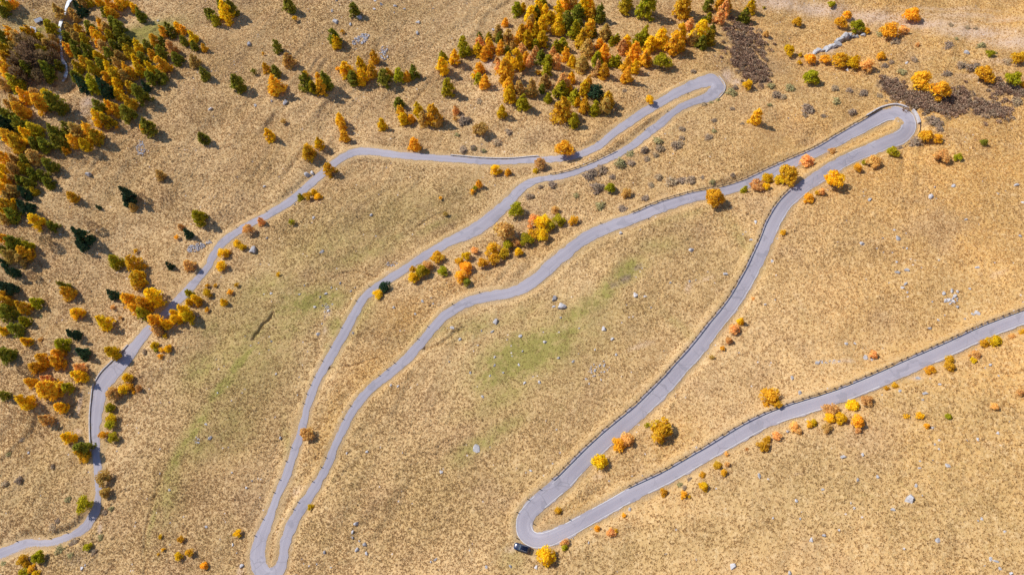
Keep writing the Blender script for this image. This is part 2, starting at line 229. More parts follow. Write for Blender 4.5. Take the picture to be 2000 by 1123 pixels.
# ------------------------------------------------------------------ road
RD = np.array(ROAD, float)
rt = np.gradient(RD[:, :2], axis=0); rt /= np.linalg.norm(rt, axis=1)[:, None]
rn = np.stack([-rt[:, 1], rt[:, 0]], 1)
RC = unproj(RD[:, :2], h_nat)
zz = RC[:, 2].copy()
for _ in range(14): zz[1:-1] = .25 * zz[:-2] + .5 * zz[1:-1] + .25 * zz[2:]
def on_plane(uv, z):
    r = rays(uv); d = (z - CAMZ) / r[:, 2]; P = r * d[:, None]; P[:, 2] = z; return P
RL = on_plane(RD[:, :2] - rn * RD[:, 2:3] / 2, zz); RR = on_plane(RD[:, :2] + rn * RD[:, 2:3] / 2, zz)
cen = (RL + RR) / 2
t_ = np.concatenate([[0], np.cumsum(np.linalg.norm(np.diff(cen, axis=0), axis=1))])
def catmull(t, P, tt):
    m = np.gradient(P, t, axis=0)
    i = np.clip(np.searchsorted(t, tt) - 1, 0, len(t) - 2); h = t[i + 1] - t[i]; s = (tt - t[i]) / h
    s = s[:, None]; h = h[:, None]
    return (2*s**3-3*s**2+1)*P[i] + (s**3-2*s**2+s)*h*m[i] + (-2*s**3+3*s**2)*P[i+1] + (s**3-s**2)*h*m[i+1]
TT = np.arange(0, t_[-1], .5)
EL = catmull(t_, RL, TT); ER = catmull(t_, RR, TT)
for _ in range(3):
    for E_ in (EL, ER): E_[1:-1] = .25 * E_[:-2] + .5 * E_[1:-1] + .25 * E_[2:]
EC = (EL + ER) / 2; HW = np.linalg.norm(EL - ER, axis=1) / 2
EX = (ER - EL) / (2 * HW)[:, None]
def road_index(px):      # nearest road sample to a photo point
    uv, _ = project(EC); return int(np.argmin(np.hypot(uv[:, 0] - px[0], uv[:, 1] - px[1])))

# ------------------------------------------------------------------ terrain grid
def axis(a, b, st, lo, hi):
    c = np.arange(a, b + st, st); l = []; v = a; s = st
    while v > lo: s *= 1.09; v -= s; l.append(v)
    r = []; v = c[-1]; s = st
    while v < hi: s *= 1.09; v += s; r.append(v)
    return np.concatenate([l[::-1], c, r])
AX = axis(-272, 262, .3, -2600, 2600); AY = axis(-6, 292, .3, -900, 3600)
NX, NY = len(AX), len(AY)
X, Y = np.meshgrid(AX, AY)
Z = h_nat(X, Y)
RDIST = np.full(X.shape, 1e9); RZ = np.zeros(X.shape); RHW = np.zeros(X.shape)
WIN = 9.0
for k in range(0, len(EC), 1):
    c = EC[k]
    i0, i1 = np.searchsorted(AX, (c[0] - WIN, c[0] + WIN)); j0, j1 = np.searchsorted(AY, (c[1] - WIN, c[1] + WIN))
    if i1 <= i0 or j1 <= j0: continue
    sx = X[j0:j1, i0:i1]; sy = Y[j0:j1, i0:i1]
    d = np.hypot(sx - c[0], sy - c[1]) - HW[k]
    R_ = RDIST[j0:j1, i0:i1]; m = d < R_
    R_[m] = d[m]; RZ[j0:j1, i0:i1][m] = c[2]
w = np.clip((RDIST - .7) / 2.8, 0, 1); w = w * w * (3 - 2 * w)
Z = np.where(RDIST < 1e8, RZ - .07 + (Z - RZ + .07) * w, Z)
for L, wd, dp in DITCH:
    x0, x1 = L[:, 0].min() - 3, L[:, 0].max() + 3; y0, y1 = L[:, 1].min() - 3, L[:, 1].max() + 3
    i0, i1 = np.searchsorted(AX, (x0, x1)); j0, j1 = np.searchsorted(AY, (y0, y1))
    d = dist_line(X[j0:j1, i0:i1] + (vnoise(X[j0:j1, i0:i1] / 2, Y[j0:j1, i0:i1] / 2, 5) - .5) * 1.5, Y[j0:j1, i0:i1], L)
    Z[j0:j1, i0:i1] -= dp * np.exp(-(d / wd) ** 2)
ZM = Z.copy()
def ground(x, y):
    x = np.atleast_1d(np.asarray(x, float)); y = np.atleast_1d(np.asarray(y, float))
    i = np.clip(np.searchsorted(AX, x) - 1, 0, NX - 2); j = np.clip(np.searchsorted(AY, y) - 1, 0, NY - 2)
    fx = np.clip((x - AX[i]) / (AX[i + 1] - AX[i]), 0, 1); fy = np.clip((y - AY[j]) / (AY[j + 1] - AY[j]), 0, 1)
    return (ZM[j, i] * (1 - fx) + ZM[j, i + 1] * fx) * (1 - fy) + (ZM[j + 1, i] * (1 - fx) + ZM[j + 1, i + 1] * fx) * fy
def gpt(uv): return unproj(uv, ground)

# surface cover (world-space blobs found from survey points)
def blobs(lst):
    r = np.zeros(X.shape)
    P = gpt([(b[0], b[1]) for b in lst]); dd = 1 / invdepth([(b[0], b[1]) for b in lst])
    for b, p, d in zip(lst, P, dd):
        rx = b[2] * d / F; ry = b[3] * d / F; an = math.radians(b[4]) if len(b) > 4 else 0; st = b[5] if len(b) > 5 else 1
        R3 = 2.6 * max(rx, ry)
        i0, i1 = np.searchsorted(AX, (p[0] - R3, p[0] + R3)); j0, j1 = np.searchsorted(AY, (p[1] - R3, p[1] + R3))
        if i1 <= i0 or j1 <= j0: continue
        ux = X[j0:j1, i0:i1] - p[0]; uy = Y[j0:j1, i0:i1] - p[1]
        a = ux * math.cos(an) + uy * math.sin(an); c = -ux * math.sin(an) + uy * math.cos(an)
        g = st * np.exp(-((a / rx) ** 2 + (c / ry) ** 2))
        r[j0:j1, i0:i1] = np.maximum(r[j0:j1, i0:i1], g)
    return r
GREEN = 1.25 * blobs([(1030, 690, 105, 50, 20, 1.1), (985, 770, 60, 30, 30, .5), (1130, 610, 60, 26, 40, .7), (520, 560, 70, 40, 20, .45), (480, 690, 110, 130, 0, .42), (640, 480, 130, 50, 20, .32), (1080, 660, 150, 80, 20, .4), (700, 620, 25, 60, -30, .5), (450, 830, 60, 60, 0, .4), (330, 960, 26, 70, 0, .5), (860, 640, 60, 20, 20, .4), (930, 640, 60, 26, 20, .5), (1100, 655, 60, 22, 30, .8), (960, 735, 45, 30, 40, .8), (1180, 575, 50, 22, 50, .8), (1225, 530, 40, 22, 45, 1),
    (600, 590, 70, 38, 10, .8), (640, 585, 40, 30, 0, .8), (540, 610, 30, 20, 0, .5), (560, 640, 60, 40, 20, .5), (470, 705, 14, 55, -28, 1), (435, 755, 16, 40, -40, 1),
    (380, 840, 20, 70, -25, .75), (340, 905, 16, 50, -15, .7), (395, 720, 50, 45, 30, .55), (415, 640, 35, 40, 0, .4), (390, 870, 40, 35, 0, .5),
    (290, 62, 56, 24, 20, 1.4), (266, 78, 36, 20, 0, 1.3), (320, 50, 30, 12, 20, .7), (75, 60, 28, 8, 25, .8), (40, 45, 45, 25, 0, .35), (700, 500, 90, 22, 20, .45), (760, 470, 50, 18, 20, .4),
    (850, 440, 60, 12, 25, .4), (930, 870, 60, 16, 25, .65), (985, 835, 45, 16, 25, .55), (900, 895, 26, 18, 0, .5), (950, 800, 60, 18, 10, .3), (1280, 480, 40, 20, 0, .35), (1450, 470, 14, 70, 20, .35),
    (1330, 640, 12, 60, 35, .3), (1340, 420, 80, 10, 15, .25), (655, 640, 20, 30, 20, .7), (645, 690, 14, 30, 20, .5), (300, 1010, 8, 50, 0, .6), (1120, 1030, 20, 8, 20, .4), (1000, 1090, 25, 25, 0, .4), (560, 860, 10, 60, 20, .35), (1160, 1010, 50, 9, 25, .4), (1570, 610, 12, 60, 0, .1), (760, 430, 160, 60, 20, .25), (1000, 620, 120, 30, 20, .3)])
BARE = blobs([(1520, 6, 70, 30, -12, .85), (1600, 20, 85, 28, -14, .85), (1700, 34, 95, 26, -14, .8), (1800, 48, 95, 26, -16, .8), (1900, 64, 95, 30, -16, .8), (1990, 82, 80, 34, -16, .8), (1880, 30, 120, 16, -14, .55), (1950, 120, 70, 14, -14, .5),
    (1850, 20, 120, 10, -12, .5), (1960, 40, 60, 16, 0, .55), (1900, 150, 60, 12, -10, .4), (170, 200, 16, 14, 0, .9), (165, 220, 14, 14, 0, .6), (156, 790, 5, 24, 0, .8), (152, 843, 9, 7, 0, .7),
    (955, 125, 14, 22, 0, .8), (940, 118, 20, 14, 0, .5), (1625, 97, 18, 8, 35, .8), (1590, 103, 16, 6, 15, .7), (1420, 150, 14, 22, -10, .9), (1436, 160, 12, 12, 0, .8), (1650, 705, 30, 6, 0, .55),
    (1700, 700, 20, 8, 0, .4), (1345, 560, 8, 18, -20, .6), (1380, 545, 22, 6, 15, .4), (1250, 675, 40, 8, 20, .5), (1790, 738, 12, 8, 0, .7), (1560, 585, 6, 40, 10, .35), (640, 610, 12, 16, 0, .5), (635, 645, 6, 10, 0, .6),
    (580, 960, 16, 12, 40, .45), (195, 1030, 5, 12, 10, .8), (190, 1005, 4, 8, 0, .6), (1950, 535, 26, 8, 20, .4), (1560, 925, 14, 6, 0, .3), (1170, 930, 16, 9, 20, .4), (470, 1115, 8, 14, 10, .7), (1460, 55, 20, 10, -40, .6), (1500, 75, 18, 7, -35, .5), (1200, 1000, 30, 10, 20, .3), (1000, 1070, 16, 10, 20, .6), (765, 530, 26, 8, 20, .4)])
HEATH_SHADE = blobs([(1445, 80, 26, 30, 0, 1), (1455, 115, 24, 30, 0, 1), (1475, 145, 26, 20, 0, 1), (1490, 160, 16, 10, 0, .8), (1735, 165, 22, 22, -40, 1), (1770, 190, 30, 14, -25, 1), (1820, 205, 50, 11, 0, 1), (1880, 205, 50, 14, 0, 1), (1930, 220, 34, 12, 0, 1),
    (1880, 190, 30, 12, 0, .7), (1970, 175, 40, 7, -20, .8), (1820, 240, 16, 14, 0, .8), (1340, 355, 30, 8, 10, .5), (65, 125, 34, 22, 0, .7), (95, 160, 34, 12, 0, .6), (1222, 544, 18, 10, 30, .8), (1200, 556, 16, 8, 20, .65), (1245, 523, 16, 8, 30, .65), (1395, 75, 16, 12, 0, .4), (1420, 60, 20, 14, 0, .5), (1290, 295, 30, 14, 20, .4), (1220, 320, 30, 8, 20, .5), (1170, 350, 25, 10, 20, .35), (500, 40, 40, 30, 0, .22), (110, 1000, 70, 60, 0, .3), (40, 930, 50, 60, 0, .3), (150, 1090, 60, 30, 0, .45), (760, 190, 60, 10, 0, .3), (640, 230, 60, 20, 0, .2), (250, 985, 30, 14, 20, .3)])  # three small mid-slope blobs paint a dark shaded spot, the rest is heath
_, DPT = None, None
uvx = CX + F * X / np.maximum((np.stack([X, Y, Z - CAMZ], -1) @ FW), 20)
WARM = 1 / (1 + np.exp(-(X - 85 - (vnoise(X / 40, Y / 40, 31) - .5) * 90) / 22))
WARM = np.maximum(WARM, blobs([(640, 840, 26, 110, -12, .9), (720, 730, 50, 60, -40, .9), (790, 620, 60, 40, 30, .9), (900, 550, 70, 26, 20, .8), (1060, 480, 60, 26, 20, .6), (1300, 860, 90, 50, 30, .9), (1130, 990, 60, 26, 20, .8), (1010, 230, 120, 30, 0, .3), (1300, 300, 120, 50, 10, .5), (1560, 240, 120, 50, 10, .6)]))
# tussocks: jittered domes, each with its own tone
TUS = np.zeros(X.shape); TONE = np.full(X.shape, .5)
core = (X > -274) & (X < 264) & (Y > -8) & (Y < 294)
xs = X[core]; ys = Y[core]
wx = xs + (vnoise(xs / 3, ys / 3, 77) - .5) * .5; wy = ys + (vnoise(xs / 3, ys / 3, 78) - .5) * .5
best = np.zeros(xs.shape); tone = np.full(xs.shape, .5)
for cs, amp, sd in ((.8, .4, 11), (1.15, .55, 17), (1.9, .65, 23)):
    gx = np.floor(wx / cs); gy = np.floor(wy / cs)
    for ox in (-1, 0, 1):
        for oy in (-1, 0, 1):
            cx_ = gx + ox; cy_ = gy + oy
            px_ = (cx_ + .15 + .7 * hash2(cx_, cy_, sd)) * cs; py_ = (cy_ + .15 + .7 * hash2(cx_, cy_, sd + 1)) * cs
            rr = cs * (.26 + .24 * hash2(cx_, cy_, sd + 2)); hh = amp * (hash2(cx_, cy_, sd + 3) ** 1.3)
            if cs > 1: hh = np.where(hash2(cx_, cy_, sd + 5) > (.45 if cs < 1.5 else .7), hh, 0)
            v = np.clip(1 - ((wx - px_) ** 2 + (wy - py_) ** 2) / rr ** 2, 0, 1) ** .55 * hh
            m = v > best
            best[m] = v[m]; tone[m] = hash2(cx_, cy_, sd + 4)[m]
TUS[core] = best; TONE[core] = tone
dens = .25 + 1.5 * np.clip(fbm(X / 26, Y / 26, 51, 3) * 1.9 - .45, 0, 1)
lower = np.clip(1 - np.abs(X + 20) / 160, 0, 1)
TAMP = .62 * dens * (1 - .65 * np.clip(GREEN * 1.3, 0, 1)) * (1 - .8 * np.clip(BARE * 1.4, 0, 1)) * np.clip((RDIST - 1.1) / 2.2, 0, 1)
sa_ = X * .45 + Y * .89; sb_ = X * .89 - Y * .45
STREAK = (vnoise(sb_ / 2.6 + (fbm(X / 30, Y / 30, 13, 2) - .4) * 8, sa_ / 13, 15) - .5) * 1.0 + (vnoise(sb_ / 6.5, sa_ / 40, 19) - .5) * 1.3
Z = Z + STREAK * np.clip((RDIST - .9) / 4, 0, 1) * core * np.clip(vnoise(X / 38, Y / 38, 41) * 2.2 - .75, 0, 1.1) * .85
Z = Z + TUS * TAMP * 1.0 + (vnoise(X / .9, Y / .9, 91) - .5) * .12 * np.clip((RDIST - .5) / 2, 0, 1)
VERGE = np.exp(-np.clip(RDIST, 0, 99) / 1.3) * (.5 + .6 * vnoise(X / 6, Y / 6, 61))
me = bpy.data.meshes.new('ground')
co = np.stack([X, Y, Z], -1).reshape(-1, 3).astype(np.float32)
nv = NX * NY; nf = (NX - 1) * (NY - 1)
idx = np.arange(nv, dtype=np.int32).reshape(NY, NX)
fc = np.stack([idx[:-1, :-1], idx[:-1, 1:], idx[1:, 1:], idx[1:, :-1]], -1).reshape(-1)
me.vertices.add(nv); me.vertices.foreach_set('co', co.ravel())
me.loops.add(nf * 4); me.loops.foreach_set('vertex_index', fc)
me.polygons.add(nf); me.polygons.foreach_set('loop_start', np.arange(0, nf * 4, 4, dtype=np.int32))
me.polygons.foreach_set('use_smooth', np.ones(nf, bool))
me.update(calc_edges=True)
def attr(me, name, ch):
    a = me.color_attributes.new(name, 'FLOAT_COLOR', 'POINT')
    d = np.ones((len(me.vertices), 4), np.float32)
    for k, c in enumerate(ch): d[:, k] = np.asarray(c).reshape(-1)
    a.data.foreach_set('color', d.ravel())
attr(me, 'cover', (GREEN, BARE, HEATH_SHADE, WARM))
BROWN = np.clip(blobs([(600, 440, 130, 90, 25, 1), (740, 400, 130, 70, 20, 1), (880, 390, 80, 50, 30, .9), (480, 600, 110, 100, 20, .9), (420, 760, 110, 120, 0, .9), (330, 930, 90, 140, 0, .85), (1150, 480, 90, 50, 20, .7), (1300, 470, 110, 50, 15, .8), (1400, 520, 60, 90, 20, .7), (1030, 760, 170, 90, 20, .8), (850, 950, 230, 110, 0, .9), (700, 900, 90, 150, 0, .9), (1250, 1080, 250, 60, 10, .9), (1600, 950, 260, 110, 0, .9), (1850, 1000, 220, 150, 0, .8), (1850, 800, 150, 60, -10, .7), (1200, 620, 130, 60, 20, .7), (60, 950, 100, 90, 0, .8), (120, 1080, 120, 50, 0, .9), (1450, 320, 40, 30, 0, .3), (700, 30, 120, 40, 0, .4), (1050, 1000, 60, 30, 0, .3), (620, 1050, 60, 60, 0, .7), (420, 1060, 80, 80, 0, .6)]), 0, 1)
attr(me, 'turf', (VERGE, TONE, BROWN))
ground_obj = bpy.data.objects.new('ground', me); COL.objects.link(ground_obj)
structure(ground_obj)
# dry grass: tufts of real blades, thinner where the ground is grazed, bare or trodden
def sample(A, i, j): return A[j, i]
NB = 4
area = RNG.uniform((-270, -4), (260, 291), (980000, 2))
uvp, zd = project(np.column_stack([area, ground(area[:, 0], area[:, 1])]))
keep = (uvp[:, 0] > -180) & (uvp[:, 0] < 2180) & (uvp[:, 1] > -160) & (uvp[:, 1] < 1280)
area = area[keep]
ti = np.clip(np.searchsorted(AX, area[:, 0]), 0, NX - 1); tj = np.clip(np.searchsorted(AY, area[:, 1]), 0, NY - 1)
TZ = np.clip((fbm(area[:, 0] / 24, area[:, 1] / 24, 141, 3) - .33) * 3.6, 0, 1)
clump = .72 * fbm(area[:, 0] / .6, area[:, 1] / .6, 131, 2) + .28 * fbm(area[:, 0] / 3.2, area[:, 1] / 3.2, 137, 2) + .1
prob = np.clip((clump - .30) * 4.2 + TZ * .5, .28 + .6 * TZ, 1) * (1 - .72 * np.clip(GREEN[tj, ti], 0, 1)) * (1 - .85 * np.clip(BARE[tj, ti], 0, 1)) * (1 - .5 * np.clip(HEATH_SHADE[tj, ti], 0, 1))
prob *= np.clip((RDIST[tj, ti] - .25) / 1.6, 0, 1)
keep = RNG.uniform(0, 1, len(area)) < prob
area = area[keep]; ti = ti[keep]; tj = tj[keep]; clump = clump[keep]; nt_ = len(area)
near = np.clip((RDIST[tj, ti]) / 3, .35, 1)
th = RNG.uniform(.14, .35, nt_) * near * (.6 + clump); tr = RNG.uniform(.14, .3, nt_)
gz = Z[tj, ti]
ang = RNG.uniform(0, 6.283, (nt_, NB)); lean = RNG.uniform(.5, 1.5, (nt_, NB)); wb = RNG.uniform(.10, .2, (nt_, NB))
ca, sa = np.cos(ang), np.sin(ang)
bx = area[:, 0:1] + ca * tr[:, None] * .35; by = area[:, 1:2] + sa * tr[:, None] * .35
L_ = th[:, None] * lean * .9
T3 = np.stack([bx + ca * L_ - .12 * th[:, None], by + sa * L_ + .05, gz[:, None] + th[:, None] * (1.2 - .5 * lean)], -1)
A3 = np.stack([bx - sa * wb, by + ca * wb, np.broadcast_to(gz[:, None] - .08, bx.shape)], -1)
B3 = np.stack([bx + sa * wb, by - ca * wb, np.broadcast_to(gz[:, None] - .08, bx.shape)], -1)
GV = np.stack([A3, B3, T3], 2).reshape(-1, 3).astype(np.float32); ng = len(GV) // 3
gm_ = bpy.data.meshes.new('dry_grass'); gm_.vertices.add(len(GV)); gm_.vertices.foreach_set('co', GV.ravel())
gm_.loops.add(3 * ng); gm_.loops.foreach_set('vertex_index', np.arange(3 * ng, dtype=np.int32)); gm_.polygons.add(ng); gm_.polygons.foreach_set('loop_start', np.arange(0, 3 * ng, 3, dtype=np.int32)); gm_.update(calc_edges=True)
rp = lambda a: np.repeat(a, 3 * NB)
attr(gm_, 'cover', (rp(np.clip(GREEN[tj, ti], 0, 1) * .5), rp(BARE[tj, ti] * .3), rp(HEATH_SHADE[tj, ti]), rp(WARM[tj, ti])))
attr(gm_, 'turf', (rp(VERGE[tj, ti] * .6), np.repeat((RNG.uniform(0, 1, (nt_, 1)) * .75 + RNG.uniform(0, .25, (nt_, NB))).ravel(), 3), rp(BROWN[tj, ti])))
grass_obj = bpy.data.objects.new('dry_grass', gm_); COL.objects.link(grass_obj); grass_obj['kind'] = 'stuff'; grass_obj['category'] = 'grass'; grass_obj['label'] = 'dry straw-coloured grass tufts covering the whole mountainside'
print('tufts', nt_)
print('terrain', NX, NY, 'z', ZM.min(), ZM.max())
# ------------------------------------------------------------------ materials
def mat(name):
    m = bpy.data.materials.new(name); m.use_nodes = True
    nt = m.node_tree; nt.nodes.clear()
    return m, nt
class NT:
    def __init__(s, name):
        s.m, s.t = mat(name); s.out = s.n('ShaderNodeOutputMaterial')
    def n(s, ty, **kw):
        nd = s.t.nodes.new(ty)
        for k, v in kw.items():
            if k.startswith('i_'): nd.inputs[k[2:]].default_value = v
            else: setattr(nd, k, v)
        return nd
    def l(s, a, b): s.t.links.new(a, b)
    def noise(s, scale, detail=3, vec=None, rough=.55):
        nd = s.n('ShaderNodeTexNoise'); nd.inputs['Scale'].default_value = scale; nd.inputs['Detail'].default_value = detail; nd.inputs['Roughness'].default_value = rough
        if vec is not None: s.l(vec, nd.inputs['Vector'])
        return nd.outputs['Fac']
    def ramp(s, fac, a, b):
        nd = s.n('ShaderNodeMapRange'); s.l(fac, nd.inputs['Value']); nd.inputs['From Min'].default_value = a; nd.inputs['From Max'].default_value = b
        return nd.outputs['Result']
    def mix(s, fac, a, b, mode='MIX'):
        nd = s.n('ShaderNodeMix', data_type='RGBA', blend_type=mode)
        for sock, v in ((nd.inputs[0], fac), (nd.inputs[6], a), (nd.inputs[7], b)):
            if hasattr(v, 'links'): s.l(v, sock)
            elif isinstance(v, (int, float)): sock.default_value = v if sock == nd.inputs[0] else (v, v, v, 1)
            else: sock.default_value = tuple(v) + ((1,) if len(v) == 3 else ())
        return nd.outputs[2]
    def math(s, op, a, b=0.0, clamp=False):
        nd = s.n('ShaderNodeMath', operation=op, use_clamp=clamp)
        for sock, v in ((nd.inputs[0], a), (nd.inputs[1], b)):
            if hasattr(v, 'links'): s.l(v, sock)
            else: sock.default_value = v
        return nd.outputs[0]
    def attr(s, name):
        nd = s.n('ShaderNodeAttribute', attribute_name=name); return nd
    def sep(s, c):
        nd = s.n('ShaderNodeSeparateColor'); s.l(c, nd.inputs[0]); return nd.outputs
    def bsdf(s, col, rough=.9, spec=.15, metal=0.0, bump=None, dist=.1, strength=1):
        b = s.n('ShaderNodeBsdfPrincipled')
        if hasattr(col, 'links'): s.l(col, b.inputs['Base Color'])
        else: b.inputs['Base Color'].default_value = tuple(col) + (1,)
        if hasattr(rough, 'links'): s.l(rough, b.inputs['Roughness'])
        else: b.inputs['Roughness'].default_value = rough
        b.inputs['Specular IOR Level'].default_value = spec; b.inputs['Metallic'].default_value = metal
        if bump is not None:
            bp = s.n('ShaderNodeBump'); s.l(bump, bp.inputs['Height']); bp.inputs['Distance'].default_value = dist; bp.inputs['Strength'].default_value = strength
            s.l(bp.outputs['Normal'], b.inputs['Normal'])
        return b
    def end(s, b):
        s.l(b.outputs[0], s.out.inputs['Surface']); return s.m
    def pos(s):
        return s.n('ShaderNodeNewGeometry').outputs['Position']
    def obj(s):
        return s.n('ShaderNodeTexCoord').outputs['Object']

def ground_material(name='dry_grass_ground', blades=False):
    s = NT(name); P = s.pos()
    cov = s.attr('cover'); c = s.sep(cov.outputs['Color']); tf = s.sep(s.attr('turf').outputs['Color'])
    big = s.ramp(s.noise(.028, 5, P), .38, .62); mid = s.ramp(s.noise(.16, 4, P), .3, .7); fine = s.ramp(s.noise(1.3, 3, P, .7), .28, .72); vfine = s.ramp(s.noise(4.5, 2, P, .7), .25, .75)
    straw = s.mix(big, (.70, .475, .255), (.55, .35, .16))
    gold = s.mix(big, (.70, .375, .095), (.56, .32, .10))
    base = s.mix(cov.outputs['Alpha'], straw, gold)
    base = s.mix(s.math('MULTIPLY', tf[2], .85), base, s.mix(mid, (.47, .30, .125), (.37, .245, .092)))
    base = s.mix(s.math('MULTIPLY', mid, .3), base, (.45, .285, .12))
    base = s.mix(s.math('MULTIPLY', s.ramp(s.noise(.055, 5, P), .52, .68), .45), base, (.42, .25, .15))
    base = s.mix(s.math('MULTIPLY', fine, .5), base, (.60, .43, .23))
    base = s.mix(s.math('MULTIPLY', s.ramp(tf[1], .45, 1), .3), base, (.33, .23, .10))
    base = s.mix(s.math('MULTIPLY', s.ramp(tf[1], .5, 0), .5), base, (.68, .50, .28))
    # living green turf between the dry tufts
    gm = s.math('MULTIPLY', c[0], s.math('ADD', .45, s.math('MULTIPLY', s.ramp(s.noise(.35, 5, P, .65), .3, .65), .9)), True)
    base = s.mix(s.math('MULTIPLY', gm, .95, True), base, s.mix(fine, (.20, .185, .045), (.32, .275, .08)))
    gsp = s.math('MULTIPLY', s.ramp(s.noise(.5, 4, P, .65), .56, .68), s.math('MULTIPLY', s.ramp(s.noise(.02, 3, P), .42, .62), .18))
    base = s.mix(gsp, base, (.24, .225, .065))
    # heath, and the shaded spot painted in the same colour
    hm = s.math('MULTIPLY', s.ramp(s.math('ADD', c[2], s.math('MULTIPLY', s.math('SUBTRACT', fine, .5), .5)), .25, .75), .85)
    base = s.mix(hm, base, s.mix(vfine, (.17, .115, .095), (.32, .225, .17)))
    # bare stony earth
    bm = s.ramp(s.math('ADD', c[1], s.math('MULTIPLY', s.math('SUBTRACT', s.noise(.7, 5, P, .7), .5), .9)), .15, .95)
    base = s.mix(bm, base, s.mix(vfine, (.50, .355, .265), (.62, .465, .365)))
    # trodden verge
    vm = s.ramp(s.math('ADD', tf[0], s.math('MULTIPLY', s.math('SUBTRACT', fine, .5), .5)), .2, .75)
    base = s.mix(s.math('MULTIPLY', vm, .75), base, s.mix(mid, (.36, .25, .12), (.50, .35, .23)))
    base = s.mix(s.math('MULTIPLY', vfine, .18), base, (.38, .255, .105))
    # scattered pale pebbles
    vo = s.n('ShaderNodeTexVoronoi'); vo.inputs['Scale'].default_value = .42; s.l(P, vo.inputs['Vector'])
    peb = s.math('MULTIPLY', s.math('LESS_THAN', vo.outputs['Distance'], .13), s.math('GREATER_THAN', s.noise(.12, 2, P), .6))
    base = s.mix(peb, base, (.55, .48, .45))
    hgt = s.math('ADD', s.noise(1.6, 3, P, .7), s.math('MULTIPLY', s.noise(5.5, 2, P), .45))
    if blades:
        b = s.n('ShaderNodeBsdfDiffuse'); t = s.n('ShaderNodeBsdfTranslucent'); s.l(base, b.inputs['Color']); s.l(base, t.inputs['Color']); mx = s.n('ShaderNodeMixShader'); mx.inputs[0].default_value = .42
        s.l(b.outputs[0], mx.inputs[1]); s.l(t.outputs[0], mx.inputs[2]); return s.end(mx)
    b = s.bsdf(base, 1, 0, bump=hgt, dist=.5, strength=.9)
    return s.end(b)
GMAT = ground_material(); ground_obj.data.materials.append(GMAT); grass_obj.data.materials.append(ground_material('dry_grass_blades', True))

def asphalt_material():
    s = NT('worn_asphalt'); P = s.pos()
    a = s.sep(s.attr('lane').outputs['Color'])       # across 0..1, along
    big = s.ramp(s.noise(.06, 4, P), .35, .65); fine = s.ramp(s.noise(3.5, 3, P, .7), .3, .7)
    cv = s.n('ShaderNodeCombineXYZ'); s.l(s.math('MULTIPLY', a[0], 9.0), cv.inputs[0]); s.l(s.math('MULTIPLY', a[1], 14.0), cv.inputs[1])
    st = s.ramp(s.noise(1.0, 3, cv.outputs[0]), .35, .7)
    col = s.mix(big, (.295, .27, .31), (.365, .335, .375))
    col = s.mix(s.math('MULTIPLY', st, .4), col, (.25, .232, .27))
    ed = s.math('ABSOLUTE', s.math('SUBTRACT', a[0], .5))
    tracks = s.ramp(s.math('ABSOLUTE', s.math('SUBTRACT', ed, .24)), .12, 0)
    col = s.mix(s.math('MULTIPLY', tracks, .25), col, (.45, .42, .45))
    col = s.mix(s.math('MULTIPLY', s.ramp(s.math('ADD', ed, s.math('MULTIPLY', fine, .04)), .46, .51), .55), col, (.44, .36, .31))
    pt = s.math('MULTIPLY', s.ramp(s.noise(.22, 2, P), .62, .64), .4)
    col = s.mix(pt, col, (.20, .19, .22))
    vo = s.n('ShaderNodeTexVoronoi', feature='DISTANCE_TO_EDGE'); vo.inputs['Scale'].default_value = .16; wv = s.n('ShaderNodeVectorMath', operation='ADD'); s.l(P, wv.inputs[0]); nz = s.n('ShaderNodeTexNoise'); nz.inputs['Scale'].default_value = .5; s.l(P, nz.inputs['Vector']); s.l(nz.outputs['Color'], wv.inputs[1]); s.l(wv.outputs[0], vo.inputs['Vector'])
    col = s.mix(s.math('MULTIPLY', s.math('LESS_THAN', vo.outputs['Distance'], .02), s.math('MULTIPLY', s.ramp(s.noise(.05, 2, P), .5, .6), .35)), col, (.15, .14, .16))
    col = s.mix(s.math('MULTIPLY', fine, .2), col, (.31, .29, .33))
    return s.end(s.bsdf(col, .85, .25, bump=s.noise(14, 2, P), dist=.02, strength=.5))
def simple(name, c1, c2, scale, rough=.8, spec=.2, metal=0, bump=0.0, pos=False, detail=4):
    s = NT(name); P = s.pos() if pos else s.obj()
    f = s.ramp(s.noise(scale, detail, P, .65), .3, .7)
    return s.end(s.bsdf(s.mix(f, c1, c2), rough, spec, metal, bump=s.noise(scale * 2.5, 3, P) if bump else None, dist=bump or .1))
M_ASPH = asphalt_material()
M_LINE = simple('road_paint', (.46, .44, .45), (.66, .64, .63), .9, .7, pos=True)
M_WOOD = simple('dark_weathered_timber', (.035, .024, .026), (.075, .05, .045), 3, .85, pos=True)
M_STONE = simple('pale_limestone', (.42, .40, .42), (.66, .64, .65), 1.2, .9, .1, bump=.25)
M_WALL = simple('mortared_stone', (.36, .33, .34), (.58, .54, .53), 1.1, .9, .1, bump=.1, pos=True)
M_DKSTONE = simple('dark_bollard_stone', (.04, .04, .05), (.09, .08, .09), 4, .85)
M_TRUNK = simple('larch_bark', (.10, .065, .045), (.19, .13, .10), 6, .95, .05)
M_WATER = None
def water_material():
    s = NT('foaming_water'); P = s.pos()
    f = s.ramp(s.noise(.55, 5, P, .7), .34, .56)
    return s.end(s.bsdf(s.mix(f, (.12, .15, .18), (.86, .88, .92)), s.mix(f, (.15,) * 3, (.7,) * 3), .5, bump=s.noise(1.4, 3, P), dist=.3))
M_WATER = water_material()
